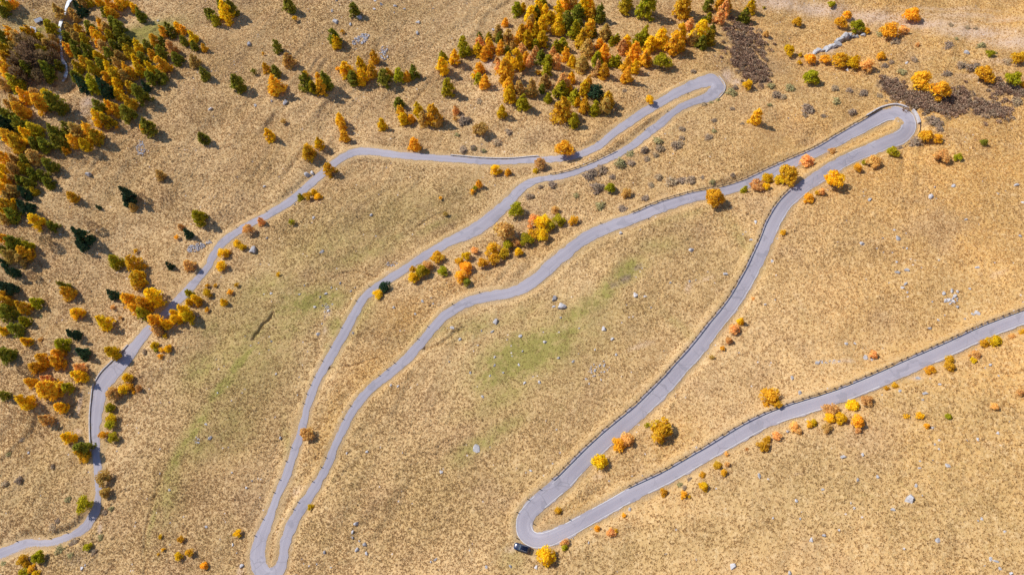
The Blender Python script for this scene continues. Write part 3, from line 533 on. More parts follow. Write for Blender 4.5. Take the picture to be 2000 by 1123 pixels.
def rock_material():
    s = NT('boulder_stone'); P = s.obj()
    oi = s.n('ShaderNodeObjectInfo')
    f = s.ramp(s.noise(2.2, 5, P, .65), .32, .68); g = s.ramp(s.noise(7, 3, P), .55, .7)
    c = s.mix(f, (.42, .405, .42), (.66, .64, .65)); c = s.mix(s.math('MULTIPLY', g, .5), c, (.24, .23, .22))
    c = s.mix(1.0, c, oi.outputs['Color'], 'MULTIPLY')
    return s.end(s.bsdf(c, .95, .1, bump=s.noise(6, 4, P, .7), dist=.12))
M_ROCK = rock_material()
def leaf_material(name, trans=.3, per_tree=False):
    s = NT(name)
    oc = s.attr('tint').outputs['Color'] if per_tree else s.n('ShaderNodeObjectInfo').outputs['Color']; tn = s.sep(s.attr('tone').outputs['Color'])
    c = s.mix(s.math('MULTIPLY', tn[1], .55), oc, s.mix(1.0, oc, (1.05, .95, .8), 'MULTIPLY'))
    c = s.mix(s.math('MULTIPLY', tn[2], .6), c, s.mix(1.0, c, (.78, .98, 1.0), 'MULTIPLY'))
    hs = s.n('ShaderNodeHueSaturation'); s.l(c, hs.inputs['Color']); s.l(s.math('ADD', .82, s.math('MULTIPLY', tn[0], .5)), hs.inputs['Value'])
    b = s.n('ShaderNodeBsdfDiffuse'); t = s.n('ShaderNodeBsdfTranslucent'); mx = s.n('ShaderNodeMixShader'); mx.inputs[0].default_value = trans
    s.l(hs.outputs[0], b.inputs['Color']); s.l(hs.outputs[0], t.inputs['Color'])
    s.l(b.outputs[0], mx.inputs[1]); s.l(t.outputs[0], mx.inputs[2])
    return s.end(mx)
M_LEAF = leaf_material('larch_needles', .45); M_LEAFV = leaf_material('larch_wood_needles', .45, True); M_HEATHLEAF = leaf_material('heath_twigs', .15); M_SPRUCE = leaf_material('spruce_needles', .1)

# ------------------------------------------------------------------ road surface, lines, rails
def ribbon(name, Ls, m, lane=True):
    """Ls: list of polylines (same length) across the strip"""
    n = len(Ls[0]); k = len(Ls)
    V = np.stack(Ls, 1).reshape(-1, 3)
    f = []
    for i in range(n - 1):
        for j in range(k - 1):
            a = i * k + j; f.append((a, a + 1, a + k + 1, a + k))
    o = mesh_obj(name, V, f, m, smooth=True)
    if lane:
        al = np.concatenate([[0], np.cumsum(np.linalg.norm(np.diff(Ls[k // 2], axis=0), axis=1))])
        attr(o.data, 'lane', (np.tile(np.linspace(0, 1, k), n), np.repeat(al / 400., k), np.zeros(n * k)))
    return o
up = np.array([0, 0, 1.0])
edge_w = (vnoise(TT / 2.2, TT * 0, 301) - .5 + .5 * (vnoise(TT / .7, TT * 0, 303) - .5))[:, None] * .5
edge_w2 = (vnoise(TT / 2.2, TT * 0 + 9, 302) - .5 + .5 * (vnoise(TT / .7, TT * 0, 304) - .5))[:, None] * .5
cols = []
for q in np.linspace(-1, 1, 7):
    off = q * HW[:, None] + (edge_w if q == -1 else 0) + (edge_w2 if q == 1 else 0)
    cols.append(EC + EX * off + up * (.035 - .05 * abs(q)**2 + .02))
road = ribbon('road', cols, M_ASPH); structure(road)
def strip_px(a, b): 
    i, j = road_index(a), road_index(b); return (i, j) if i < j else (j, i)
def line_strip(i, j, side, inset, wd):
    wd *= .8
    s_ = -1 if side == 'L' else 1
    h = HW[i:j, None]
    o1 = s_ * (h - inset); o2 = s_ * (h - inset - wd)
    z = lambda o: .035 - .05 * (np.abs(o / h)) ** 2 + .02 + .006
    A = EC[i:j] + EX[i:j] * o1 + up * z(o1); B = EC[i:j] + EX[i:j] * o2 + up * z(o2)
    return (A, B) if side == 'L' else (B, A)
V = []; Fc = []
for a, b, sd, ins, wd in (((1728, 225), (1095, 945), 'L', .22, .2), ((1095, 945), (1227, 968), 'L', .25, .22), ((1227, 968), (2100, 580), 'L', .5, .14), ((1085, 955), (2110, 576), 'R', .25, .22),
                      ((1690, 248), (1660, 310), 'R', .25, .2), ((1500, 345), (1690, 248), 'R', .3, .12), ((1535, 395), (1085, 955), 'R', .75, .13)):
    i, j = strip_px(a, b); A, B = line_strip(i, j, sd, ins, wd)
    for k in range(len(A)):
        V += [A[k], B[k]]
    o = len(V) - 2 * len(A)
    wear = vnoise(np.arange(len(A)) / 9., np.zeros(len(A)) + o, 401)
    for k in range(len(A) - 1):
        if wear[k] > .3: Fc.append((o + 2 * k, o + 2 * k + 1, o + 2 * k + 3, o + 2 * k + 2))
structure(mesh_obj('edge_line', V, Fc, M_LINE))

def box(bm, c, sx, sy, sz, R=None):
    r = bmesh.ops.create_cube(bm, size=1)
    M = Matrix.Translation(Vector(c)) @ (R if R else Matrix()) @ Matrix.Diagonal((sx, sy, sz, 1))
    bmesh.ops.transform(bm, matrix=M, verts=r['verts']); return r['verts']
def bm_obj(name, bm, m, parent=None, smooth=False):
    me = bpy.data.meshes.new(name); bm.to_mesh(me); bm.free()
    if smooth: me.polygons.foreach_set('use_smooth', [True] * len(me.polygons))
    if m: me.materials.append(m)
    o = bpy.data.objects.new(name, me); COL.objects.link(o)
    if parent: o.parent = parent
    return o
bm = bmesh.new(); vs = box(bm, (0, 0, .43), .22, .17, 1.1); bmesh.ops.bevel(bm, geom=bm.edges[:], offset=.02, affect='EDGES')
POST_ME = bpy.data.meshes.new('post'); bm.to_mesh(POST_ME); bm.free(); POST_ME.materials.append(M_WOOD)
def profile_sweep(L, nrm, prof):
    n = len(L); k = len(prof); V = []; f = []
    for p, x in zip(L, nrm):
        for a, b in prof: V.append(p + x * a + up * b)
    for i in range(n - 1):
        for j in range(k): f.append((i*k + j, i*k + (j+1) % k, (i+1)*k + (j+1) % k, (i+1)*k + j))
    f.append(tuple(range(k))[::-1]); f.append(tuple((n-1)*k + j for j in range(k)))
    return V, f
def guardrail(a, b, side, off, label, gap=2.4, hollow=.0):
    i, j = strip_px(a, b); s_ = -1 if side == 'L' else 1
    step = 2
    ii = np.arange(i, j, step)
    L = EC[ii] + EX[ii] * (s_ * (HW[ii, None] + off)); X_ = EX[ii] * s_
    L[:, 2] = EC[ii, 2]
    L = L.copy()
    root = empty('guardrail', L[len(L) // 2])
    inv = -Vector(L[len(L) // 2])
    for z0, z1, t0, t1 in ((.60, .86, -.10, .06),):
        V, f = profile_sweep(L + np.array(inv), X_, [(t0, z0), (t0, z1), (t1, z1), (t1, z0)])
        mesh_obj('rail', V, f, M_WOOD, root)
    al = np.concatenate([[0], np.cumsum(np.linalg.norm(np.diff(L, axis=0), axis=1))])
    n = max(2, min(100, int(al[-1] / gap)))
    for q in np.linspace(.3, al[-1] - .3, n):
        k = min(np.searchsorted(al, q), len(L) - 1)
        p = bpy.data.objects.new('post', POST_ME); COL.objects.link(p); p.parent = root
        p.location = Vector(L[k] + X_[k] * .17) + inv; p.rotation_euler = (0, 0, math.atan2(X_[k][1], X_[k][0]))
    tag(root, '', 'guardrail', (0, 0), 'timber guardrails along the road', label=label)
    return root
guardrail((1237, 427), (1728, 225), 'L', .25, 'dark timber guardrail on the uphill leg towards the right walled hairpin')
guardrail((1550, 381), (1088, 952), 'R', .25, 'long dark timber guardrail down the straight leg towards the parked car')
guardrail((1230, 966), (2110, 576), 'L', .25, 'long dark timber guardrail above the lowest road running off the right edge')
guardrail((1072, 348), (1206, 302), 'R', .3, 'short dark timber guardrail on the leg below the top hairpin')
guardrail((1772, 240), (1752, 272), 'L', 1.3, 'short dark guardrail round the outside of the right walled hairpin')
# low walls
def wall(a, b, side, off, h, th, label, cat='wall', m=None, nm='stone_wall', capw=0.0):
    i, j = strip_px(a, b); s_ = -1 if side == 'L' else 1; ii = np.arange(i, j, 2)
    L = EC[ii] + EX[ii] * (s_ * (HW[ii, None] + off)); L[:, 2] = EC[ii, 2]
    c = L[len(L) // 2].copy()
    hh = h * (1 + .12 * (vnoise(ii / 4., ii * 0., 71) - .5))
    V = []; f = []; k = 4
    for p, x, q in zip(L - c, EX[ii] * s_, hh):
        for A, B in ((0, -.8), (0, q), (th, q), (th, -.8)): V.append(p + x * A + up * B)
    n = len(L)
    for q in range(n - 1):
        for r in range(k): f.append((q*k + r, q*k + (r+1) % k, (q+1)*k + (r+1) % k, (q+1)*k + r))
    f.append(tuple(range(k))[::-1]); f.append(tuple((n-1)*k + r for r in range(k)))
    o = mesh_obj(nm, V, f, m or M_WALL); o.location = c
    tag(o, '', cat, (0, 0), label=label)
wall((1700, 240), (1768, 229), 'L', .45, .7, .55, 'pale stone parapet wall around the outside of the right hairpin')
wall((1768, 229), (1778, 247), 'L', .7, .9, .9, 'broad pale concrete wall end at the right hairpin tip')
wall((190, 880), (199, 752), 'L', .25, .45, .35, 'low grey stone kerb wall on the left edge of the kinked bend', nm='kerb_wall')
wall((199, 750), (262, 676), 'L', .25, .4, .35, 'low stone kerb wall running up beside the shadowed road on the left', nm='kerb_wall')
wall((880, 311), (1055, 313), 'L', .2, .5, .35, 'low dark-topped stone wall along the nearly level top road', nm='kerb_wall')
wall((1396, 160), (1392, 186), 'L', .3, .3, .3, 'low thin kerb around the outside of the top hairpin', nm='kerb_wall')
# bollards
bm = bmesh.new(); bmesh.ops.create_cone(bm, cap_ends=True, segments=10, radius1=.15, radius2=.12, depth=.9, matrix=Matrix.Translation((0, 0, .4)))
bmesh.ops.create_uvsphere(bm, u_segments=10, v_segments=6, radius=.12, matrix=Matrix.Translation((0, 0, .85)))
BOL_ME = bpy.data.meshes.new('bollard'); bm.to_mesh(BOL_ME); bm.free(); BOL_ME.materials.append(M_DKSTONE)
BOL = [(100, 1052), (155, 1051), (33, 1058), (131, 1041), (1177, 445), (1267, 428), (592, 787), (598, 768), (606, 751), (614, 735), (630, 704), (644, 678), (769, 709), (742, 735), (756, 722), (636, 895), (628, 911), (612, 941), (584, 981), (571, 993), (501, 1047), (517, 1014), (545, 936), (533, 962), (568, 874),
       (1010, 999), (1034, 1021), (1006, 1050), (1031, 977), (1056, 955), (1106, 1005), (1303, 219), (880, 588), (935, 572), (836, 640), (815, 662), (690, 795), (675, 822), (700, 590), (668, 640), (722, 562), (560, 900), (1253, 247), (1095, 336), (1340, 176), (1170, 284), (462, 446), (588, 370), (520, 414), (1690, 228)]
for k, (u_, v_) in enumerate(BOL):
    q = road_index((u_, v_)); uv, _ = project(EC[q:q + 1])
    P = gpt([(u_, v_)])[0]; d = (P - EC[q]) @ EX[q]; s_ = 1 if d > 0 else -1
    P = EC[q] + EX[q] * s_ * (HW[q] + .35)
    o = bpy.data.objects.new('bollard', BOL_ME); COL.objects.link(o); o.location = (P[0], P[1], EC[q][2] - .05)
    tag(o, 'dark stone bollard', 'bollard', tuple(project(P[None])[0][0]), 'stone bollards along the road edge')
# ------------------------------------------------------------------ stream
SP = polyline(STREAM_PX, ground, .8)
tn = np.gradient(SP[:, :2], axis=0); tn /= np.linalg.norm(tn, axis=1)[:, None]; nx = np.stack([-tn[:, 1], tn[:, 0], tn[:, 0] * 0], 1)
sw = .5 + .9 * vnoise(np.arange(len(SP)) / 5., np.zeros(len(SP)), 5)[:, None]
water = ribbon('stream_water', [SP - nx * sw + up * .55, SP + nx * (vnoise(np.arange(len(SP)) / 2., np.zeros(len(SP)), 6)[:, None] - .5) * .3 + up * .7, SP + nx * sw + up * .55], M_WATER, False); structure(water)
# ------------------------------------------------------------------ vegetation meshes (unit width, unit height)
def leaf_mesh(name, P, D, Ls, Ws, tone, m, rng, out=None):
    """one bent leaf-clump blade (two triangles sharing an edge) per point"""
    n = len(P)
    D = D / (np.linalg.norm(D, axis=1)[:, None] + 1e-9)
    if out is None:
        rnd = rng.normal(size=(n, 3)); W = np.cross(D, rnd)
    else:
        out = out / (np.linalg.norm(out, axis=1)[:, None] + 1e-9) + rng.normal(0, .38, (n, 3)); out /= np.linalg.norm(out, axis=1)[:, None]
        D = D - out * np.sum(D * out, 1)[:, None] * .8; D /= np.linalg.norm(D, axis=1)[:, None]
        W = np.cross(out, D)
    W /= (np.linalg.norm(W, axis=1)[:, None] + 1e-9)
    N = np.cross(D, W)
    a = P - D * Ls[:, None] * .45; b = P + D * Ls[:, None] * .55
    sg = -.15 if out is not None else .22
    c = P + W * Ws[:, None] * .5 + N * Ws[:, None] * sg; d = P - W * Ws[:, None] * .5 + N * Ws[:, None] * sg
    V = np.stack([a, c, b, d], 1).reshape(-1, 3)
    me = bpy.data.meshes.new(name)
    me.vertices.add(4 * n); me.vertices.foreach_set('co', V.astype(np.float32).ravel())
    i = np.arange(n, dtype=np.int32) * 4
    fc = np.stack([i, i + 1, i + 2, i, i + 2, i + 3], 1).ravel()
    me.loops.add(6 * n); me.loops.foreach_set('vertex_index', fc)
    me.polygons.add(2 * n); me.polygons.foreach_set('loop_start', np.arange(0, 6 * n, 3, dtype=np.int32))
    me.update(calc_edges=True)
    attr(me, 'tone', [np.repeat(tone[:, k], 4) for k in range(3)])
    me.materials.append(m)
    return me
def crown_conic(seed, n=1050, top=.75, drop=.1, m=None, ls=.15, name='crown'):
    r = np.random.default_rng(seed)
    # whorls of branches, each carrying clumps
    nb = 46; bz = .07 + .9 * (np.arange(nb) / nb) ** 1.05; ba = r.uniform(0, 6.283, nb)
    bl = .52 * (np.clip(1 - bz, 0, 1) ** top) * r.uniform(.72, 1.12, nb) * np.clip((bz + .12) / .2, .55, 1)
    bh = r.uniform(0, 1, nb)
    k = r.choice(nb, n, p=(bl + .06) / (bl + .06).sum()); t = r.uniform(.12, 1, n) ** .7
    ang = ba[k] + r.normal(0, .22, n); rad = bl[k] * t
    z = bz[k] - drop * rad * .8 + r.normal(0, .022, n) + .03 * t
    P = np.stack([rad * np.cos(ang), rad * np.sin(ang), z], 1)
    D = np.stack([np.cos(ang), np.sin(ang), np.full(n, .9 - drop * 4)], 1) + r.normal(0, .5, (n, 3)); O = np.stack([np.cos(ang), np.sin(ang), np.full(n, .5)], 1)
    tone = np.stack([np.clip(.5 + .5 * (r.uniform(0, 1, n) - .5) + .45 * (bh[k] - .5), 0, 1), (r.uniform(0, 1, n) < .35) * r.uniform(.2, 1, n), np.clip((bh[k] > .62) * r.uniform(.3, 1, n), 0, 1)], 1)
    return leaf_mesh(name, P, D, r.uniform(.75, 1.3, n) * ls, r.uniform(.6, 1.1, n) * ls * .75, tone, m, r, O)
def crown_bush(seed, n=1300, m=None, ls=.105, spiky=.0, low=.0, name='crown'):
    r = np.random.default_rng(seed)
    nl = 13; kk = np.arange(nl); a = kk * 2.4 + r.uniform(-.4, .4, nl); rr = np.sqrt((kk + .4) / nl) * .33 * r.uniform(.7, 1.2, nl)
    cz = .66 - low - rr * 1.1 + r.uniform(-.14, .14, nl); rad = r.uniform(.11, .25, nl)
    C = np.stack([rr * np.cos(a), rr * np.sin(a), cz], 1); lh = r.uniform(0, 1, nl)
    k = r.integers(0, nl, n); u = r.normal(size=(n, 3)); u /= np.linalg.norm(u, axis=1)[:, None]
    u[:, 2] = np.where(u[:, 2] < -.35, -u[:, 2], u[:, 2])
    s_ = r.uniform(.25, 1.0, n) ** .45 * (1 + spiky * (r.uniform(0, 1, n) > .8) * r.uniform(0, .5, n))
    P = C[k] + u * (rad[k] * s_)[:, None] * np.array([1, 1, 1.1])
    P[:, 2] = np.clip(P[:, 2], .03, None)
    D = u + r.normal(0, .4, (n, 3)) + np.array([0, 0, .45])
    tone = np.stack([np.clip(.5 + .5 * (r.uniform(0, 1, n) - .5) + .4 * (lh[k] - .5), 0, 1), (r.uniform(0, 1, n) < .4) * r.uniform(.2, 1, n), (lh[k] > .72) * r.uniform(.2, .9, n)], 1)
    return leaf_mesh(name, P, D, r.uniform(.75, 1.3, n) * ls, r.uniform(.6, 1.1, n) * ls * .75, tone, m, r, u + np.array([0, 0, .15]))
def crown_bare(seed, n=420, m=None, name='crown'):
    r = np.random.default_rng(seed)
    a = r.uniform(0, 6.283, n); z = r.uniform(.15, 1, n); rad = .5 * np.sqrt(np.clip(1 - ((z - .5) / .52) ** 2, 0, 1)) * r.uniform(.2, 1, n) ** .5
    P = np.stack([rad * np.cos(a), rad * np.sin(a), z], 1); D = np.stack([np.cos(a) * .6, np.sin(a) * .6, np.ones(n)], 1) + r.normal(0, .25, (n, 3))
    tone = np.stack([r.uniform(0, 1, n), r.uniform(0, 1, n) * (r.uniform(0, 1, n) < .4), r.uniform(0, .3, n)], 1)
    return leaf_mesh(name, P, D, r.uniform(.12, .22, n), r.uniform(.03, .06, n), tone, m, r)
def tube(bm, a, b, r0, r1, seg=5):
    a = Vector(a); b = Vector(b); d = (b - a); q = d.to_track_quat('Z', 'Y').to_matrix()
    A = [bm.verts.new(a + q @ Vector((math.cos(t) * r0, math.sin(t) * r0, 0))) for t in (6.283 * k / seg for k in range(seg))]
    B = [bm.verts.new(b + q @ Vector((math.cos(t) * r1, math.sin(t) * r1, 0))) for t in (6.283 * k / seg for k in range(seg))]
    for k in range(seg): bm.faces.new((A[k], A[(k + 1) % seg], B[(k + 1) % seg], B[k]))
    bm.faces.new(B)
def trunk_mesh(seed, multi):
    r = random.Random(seed); bm = bmesh.new()
    if multi:
        for k in range(6):
            a = k * 1.047 + r.uniform(-.4, .4); o = r.uniform(.12, .28)
            tube(bm, (.03 * math.cos(a), .03 * math.sin(a), -.08), (o * math.cos(a), o * math.sin(a), r.uniform(.45, .75)), .028, .009)
    else:
        tube(bm, (0, 0, -.06), (0, 0, .5), .03, .019, 6); tube(bm, (0, 0, .5), (.005, .005, .96), .019, .003, 6)
        for k in range(12):
            z = .12 + .065 * k; a = k * 2.4 + r.uniform(-.3, .3); l = .42 * (1 - z) ** .75 + .03
            tube(bm, (0, 0, z), (l * math.cos(a), l * math.sin(a), z + .03), .008, .003, 4)
    me = bpy.data.meshes.new('trunk'); bm.to_mesh(me); bm.free(); me.materials.append(M_TRUNK); return me
CONIC = [crown_conic(100 + k, m=M_LEAF, top=.5 + .045 * k, ls=.13) for k in range(6)]
BUSH = [crown_bush(200 + k, m=M_LEAF) for k in range(7)]
YOUNG = [crown_bush(300 + k, n=170, m=M_LEAF, ls=.22) for k in range(5)]
SPRUCE = [crown_conic(400 + k, n=1300, top=.75, drop=.3, m=M_SPRUCE, ls=.14) for k in range(3)]
BARE_ = [crown_bare(500 + k, m=M_LEAF) for k in range(3)]
HEATHS = [crown_bush(600 + k, n=330, m=M_HEATHLEAF, ls=.15, spiky=1.2, low=.12, name='heath_shrub') for k in range(5)]
TR_S = [trunk_mesh(k, False) for k in range(4)]; TR_M = [trunk_mesh(10 + k, True) for k in range(4)]
LEAFCOL = {'o': (.86, .51, .04), 'y': (.86, .58, .025), 'g': (.30, .28, .035), 'v': (.50, .43, .025), 'm': (.60, .44, .03), 'p': (.85, .51, .18), 't': (.66, .43, .12), 'h': (.26, .17, .10), 'd': (.05, .09, .045)}
CNAME = {'o': 'orange', 'y': 'golden yellow', 'g': 'olive green', 'v': 'yellow-green', 'm': 'green and gold', 'p': 'pale peach', 't': 'tan brown', 'h': 'bare brown', 'd': 'dark green'}
def size_word(wpx, lo, hi): return 'small' if wpx < lo else ('large' if wpx > hi else 'mid-sized')
TL = parse(TREES)
P0 = gpt([(t[0], t[1]) for t in TL])
TALL = sorted((t[2] for t in TL if t[3][0] != 'd' and 'b' not in t[3] and t[2] >= 12.9), reverse=True); CUT = TALL[299]; n_tall = 0
WOOD = []
def mesh_arrays(me):
    V = np.zeros(len(me.vertices) * 3, np.float32); me.vertices.foreach_get('co', V)
    T = np.zeros(len(me.vertices) * 4, np.float32); me.color_attributes['tone'].data.foreach_get('color', T)
    return V.reshape(-1, 3), T.reshape(-1, 4)
for k, ((u_, v_, wpx, code), p) in enumerate(zip(TL, P0)):
    r = random.Random(k * 7 + 1)
    if v_ < 165 and 70 < u_ < 190:      # keep the stream bed open
        sx = np.interp(v_, [q[1] for q in STREAM_PX[:13]], [q[0] for q in STREAM_PX[:13]]); g_ = wpx * .5 + 3
        if abs(u_ - sx) < g_: u_ = sx + (g_ if u_ > sx else -g_)
        p = gpt([(u_, v_)])[0]
    c = code[0]; small = wpx < 12.9 and c != 'd'
    bush = 'b' in code or small
    d = 1 / invdepth([(u_, v_)])[0]
    w = wpx * d / F * (1.15 if 'b' in code else (1.2 if u_ < 400 and v_ < 330 else 1.08 if u_ < 430 else 1.3 if v_ < 240 and 850 < u_ < 1420 else 1.2))
    h = w * (r.uniform(.80, .98) if bush else r.uniform(1.1, 1.4))
    if c == 'd' and not bush: h = w * 1.45
    cz = .5 if bush else .42
    base = p.copy()
    for _ in range(5):       # slide the base until the crown sits on its surveyed sight line
        b3 = base + np.array([0, 0, cz * h]); uv, z = project(b3)
        du, dv = u_ - uv[0][0], v_ - uv[0][1]
        uvb, _z = project(base)
        base = gpt([(uvb[0][0] + du, uvb[0][1] + dv)])[0]
    q = int(np.argmin(np.hypot(EC[:, 0] - base[0], EC[:, 1] - base[1])))
    dd = base[:2] - EC[q][:2]; dl = np.linalg.norm(dd)
    if dl < HW[q] + .7:      # keep trunks off the carriageway
        base[:2] = EC[q][:2] + dd / (dl + 1e-6) * (HW[q] + .7)
    base[2] = ground(base[0], base[1])[0] - .05
    kind = 'spruce_tree' if c == 'd' and not bush else 'evergreen_bush' if c == 'd' else ('young_larch' if small else ('larch_shrub' if bush else 'larch_tree'))
    if kind == 'larch_tree':
        n_tall += wpx >= CUT
        if wpx < CUT or n_tall > 300:
            f = r.uniform(.82, 1.16); lc = LEAFCOL[c]; WOOD.append((base, w, h, r.uniform(0, 6.28), (BARE_ if c == 'h' else CONIC)[r.randrange(3)], (lc[0] * f, lc[1] * f, lc[2] * f))); continue
    root = empty(kind, base, r.uniform(0, 6.28)); sc = Vector((w, w * r.uniform(.9, 1.1), h)); root.scale = sc
    cm = SPRUCE if c == 'd' and not bush else (BARE_ if c == 'h' else (YOUNG if small else (BUSH if bush else CONIC)))
    cr = bpy.data.objects.new('crown', cm[r.randrange(len(cm))]); COL.objects.link(cr); cr.parent = root
    tr = bpy.data.objects.new('trunk', (TR_M if bush else TR_S)[r.randrange(4)]); COL.objects.link(tr); tr.parent = root
    f = r.uniform(.82, 1.16); g = r.uniform(.95, 1.1); lc = LEAFCOL[c]
    cr.color = (lc[0] * f, lc[1] * f * g, lc[2] * f, 1)
    lc = LEAFCOL[c]
    noun = {'evergreen_bush': 'evergreen bush', 'spruce_tree': 'spruce', 'young_larch': 'young larch', 'larch_shrub': 'bushy larch', 'larch_tree': 'larch tree'}[kind]
    tag(root, noun, 'shrub' if kind in ('young_larch', 'larch_shrub', 'evergreen_bush') else 'tree', (u_, v_), {'evergreen_bush': 'dark evergreen bushes', 'spruce_tree': 'dark spruces among the larches', 'young_larch': 'young larches dotted over the grass', 'larch_shrub': 'bushy autumn larches beside the road', 'larch_tree': 'autumn larch trees on the mountainside'}[kind],
        CNAME[c], '' if small else size_word(wpx, 19, 27))
# the smallest of the larches, past the first 300: one mass of crowns
Vs, Ts, Cs = [], [], []
for base, w, h, rz, me_, c in WOOD:
    V, T = mesh_arrays(me_); ca, sa = math.cos(rz), math.sin(rz)
    Vs.append(np.stack([(V[:, 0] * ca - V[:, 1] * sa) * w, (V[:, 0] * sa + V[:, 1] * ca) * w, V[:, 2] * h], 1) + base); Ts.append(T); Cs.append(np.tile(c, (len(V), 1)))
Vs = np.concatenate(Vs); Ts = np.concatenate(Ts); Cs = np.concatenate(Cs); n = len(Vs) // 4
me = bpy.data.meshes.new('larch_wood'); me.vertices.add(4 * n); me.vertices.foreach_set('co', Vs.astype(np.float32).ravel())
i = np.arange(n, dtype=np.int32) * 4; fc = np.stack([i, i + 1, i + 2, i, i + 2, i + 3], 1).ravel()
me.loops.add(6 * n); me.loops.foreach_set('vertex_index', fc); me.polygons.add(2 * n); me.polygons.foreach_set('loop_start', np.arange(0, 6 * n, 3, dtype=np.int32)); me.update(calc_edges=True)
attr(me, 'tone', [Ts[:, q] for q in range(3)]); attr(me, 'tint', [Cs[:, q] for q in range(3)]); me.materials.append(M_LEAFV)
o = bpy.data.objects.new('larch_wood', me); COL.objects.link(o); o['kind'] = 'stuff'; o['category'] = 'wood'; o['label'] = 'smaller larches filling the gaps of the autumn woods'
print('wood', len(WOOD))
# heath shrubs
HCOL = [(.36, .255, .17), (.43, .31, .19), (.30, .215, .155), (.36, .30, .14)]
for k, (u_, v_, wpx, _c) in enumerate(parse(HEATH)):
    r = random.Random(k * 5 + 3); p = gpt([(u_, v_)])[0]; d = 1 / invdepth([(u_, v_)])[0]; w = wpx * d / F * 1.1
    q = int(np.argmin(np.hypot(EC[:, 0] - p[0], EC[:, 1] - p[1]))); dd = p[:2] - EC[q][:2]; dl = np.linalg.norm(dd)
    if dl < HW[q] + w * .45: p[:2] = EC[q][:2] + dd / (dl + 1e-6) * (HW[q] + w * .45)
    o = bpy.data.objects.new('heath_shrub', HEATHS[r.randrange(5)]); COL.objects.link(o)
    o.location = (p[0], p[1], ground(p[0], p[1])[0] - .1); o.rotation_euler = (0, 0, r.uniform(0, 6.28)); o.scale = (w, w * r.uniform(.7, 1.1), w * r.uniform(.38, .55))
    cc = HCOL[r.randrange(4)]; f = r.uniform(.85, 1.2); o.color = (cc[0] * f, cc[1] * f, cc[2] * f, 1)
    tag(o, 'heath shrub', 'shrub', (u_, v_), 'brown heath shrubs on the slope', 'brown', size_word(wpx, 15, 22))
# continuous heath thickets: one mass each
def thicket(poly, n, size, label, seed):
    r = np.random.default_rng(seed); poly = np.array(poly, float); pts = []
    mn, mx = poly.min(0), poly.max(0)
    while len(pts) < n:
        q = r.uniform(mn, mx); ins = False; j = len(poly) - 1
        for i in range(len(poly)):
            if (poly[i, 1] > q[1]) != (poly[j, 1] > q[1]) and q[0] < (poly[j, 0] - poly[i, 0]) * (q[1] - poly[i, 1]) / (poly[j, 1] - poly[i, 1]) + poly[i, 0]: ins = not ins
            j = i
        if ins: pts.append(q)
    pts = np.array(pts) + r.normal(0, 1, (n, 2)) * np.where(r.uniform(0, 1, (n, 1)) < .35, 11, 3); P = gpt(pts); Pt, D, Ls, Ws, T = [], [], [], [], []
    for p, q in zip(P, pts):
        w = size * r.uniform(.6, 1.25); h = w * r.uniform(.4, .7); m = 70
        u = r.normal(size=(m, 3)); u /= np.linalg.norm(u, axis=1)[:, None]; u[:, 2] = abs(u[:, 2])
        c = p + u * np.array([w / 2, w / 2, h]) * (r.uniform(.3, 1.05, m) ** .5)[:, None]
        Pt.append(c); D.append(u + r.normal(0, .4, (m, 3)) + np.array([0, 0, .7])); Ls.append(r.uniform(.35, .8, m)); Ws.append(r.uniform(.3, .6, m))
        hv = r.uniform(0, 1); T.append(np.stack([np.clip(r.uniform(0, 1, m) * .7 + hv * .4 - .1, 0, 1), r.uniform(0, .5, m), np.full(m, (hv > .7) * .8)], 1))
    c0 = P.mean(0)
    me = leaf_mesh('heath_thicket', np.concatenate(Pt) - c0, np.concatenate(D), np.concatenate(Ls), np.concatenate(Ws), np.concatenate(T), M_HEATHLEAF, r)
    o = bpy.data.objects.new('heath_thicket', me); COL.objects.link(o); o.location = c0; o.color = (.42, .285, .20, 1)
    o['kind'] = 'stuff'; o['label'] = label; o['category'] = 'heath'
thicket([(1425, 50), (1440, 42), (1470, 55), (1490, 85), (1494, 105), (1478, 112), (1502, 145), (1500, 158), (1470, 162), (1448, 148), (1430, 120), (1422, 104), (1432, 90), (1418, 70)], 300, 2.6, 'dark purple-brown heath filling the hollow right of the top hairpin', 1)
thicket([(1715, 148), (1735, 158), (1765, 172), (1800, 185), (1850, 190), (1880, 180), (1900, 198), (1950, 205), (1978, 220), (1955, 230), (1925, 226), (1890, 210), (1860, 222), (1815, 218), (1780, 205), (1745, 190), (1728, 175)], 430, 2.5, 'long dark purple-brown heath band above the right walled hairpin', 2)
thicket([(1935, 165), (1960, 168), (2010, 180), (2010, 190), (1970, 182), (1940, 172)], 90, 2.3, 'narrow brown heath band at the right edge under the yellow-green larch', 3)
thicket([(45, 112), (70, 98), (100, 112), (114, 140), (108, 165), (80, 160), (50, 172), (30, 175), (56, 150), (38, 130)], 90, 2.8, 'brown leafless scrub filling the shaded stream gully top left', 4)

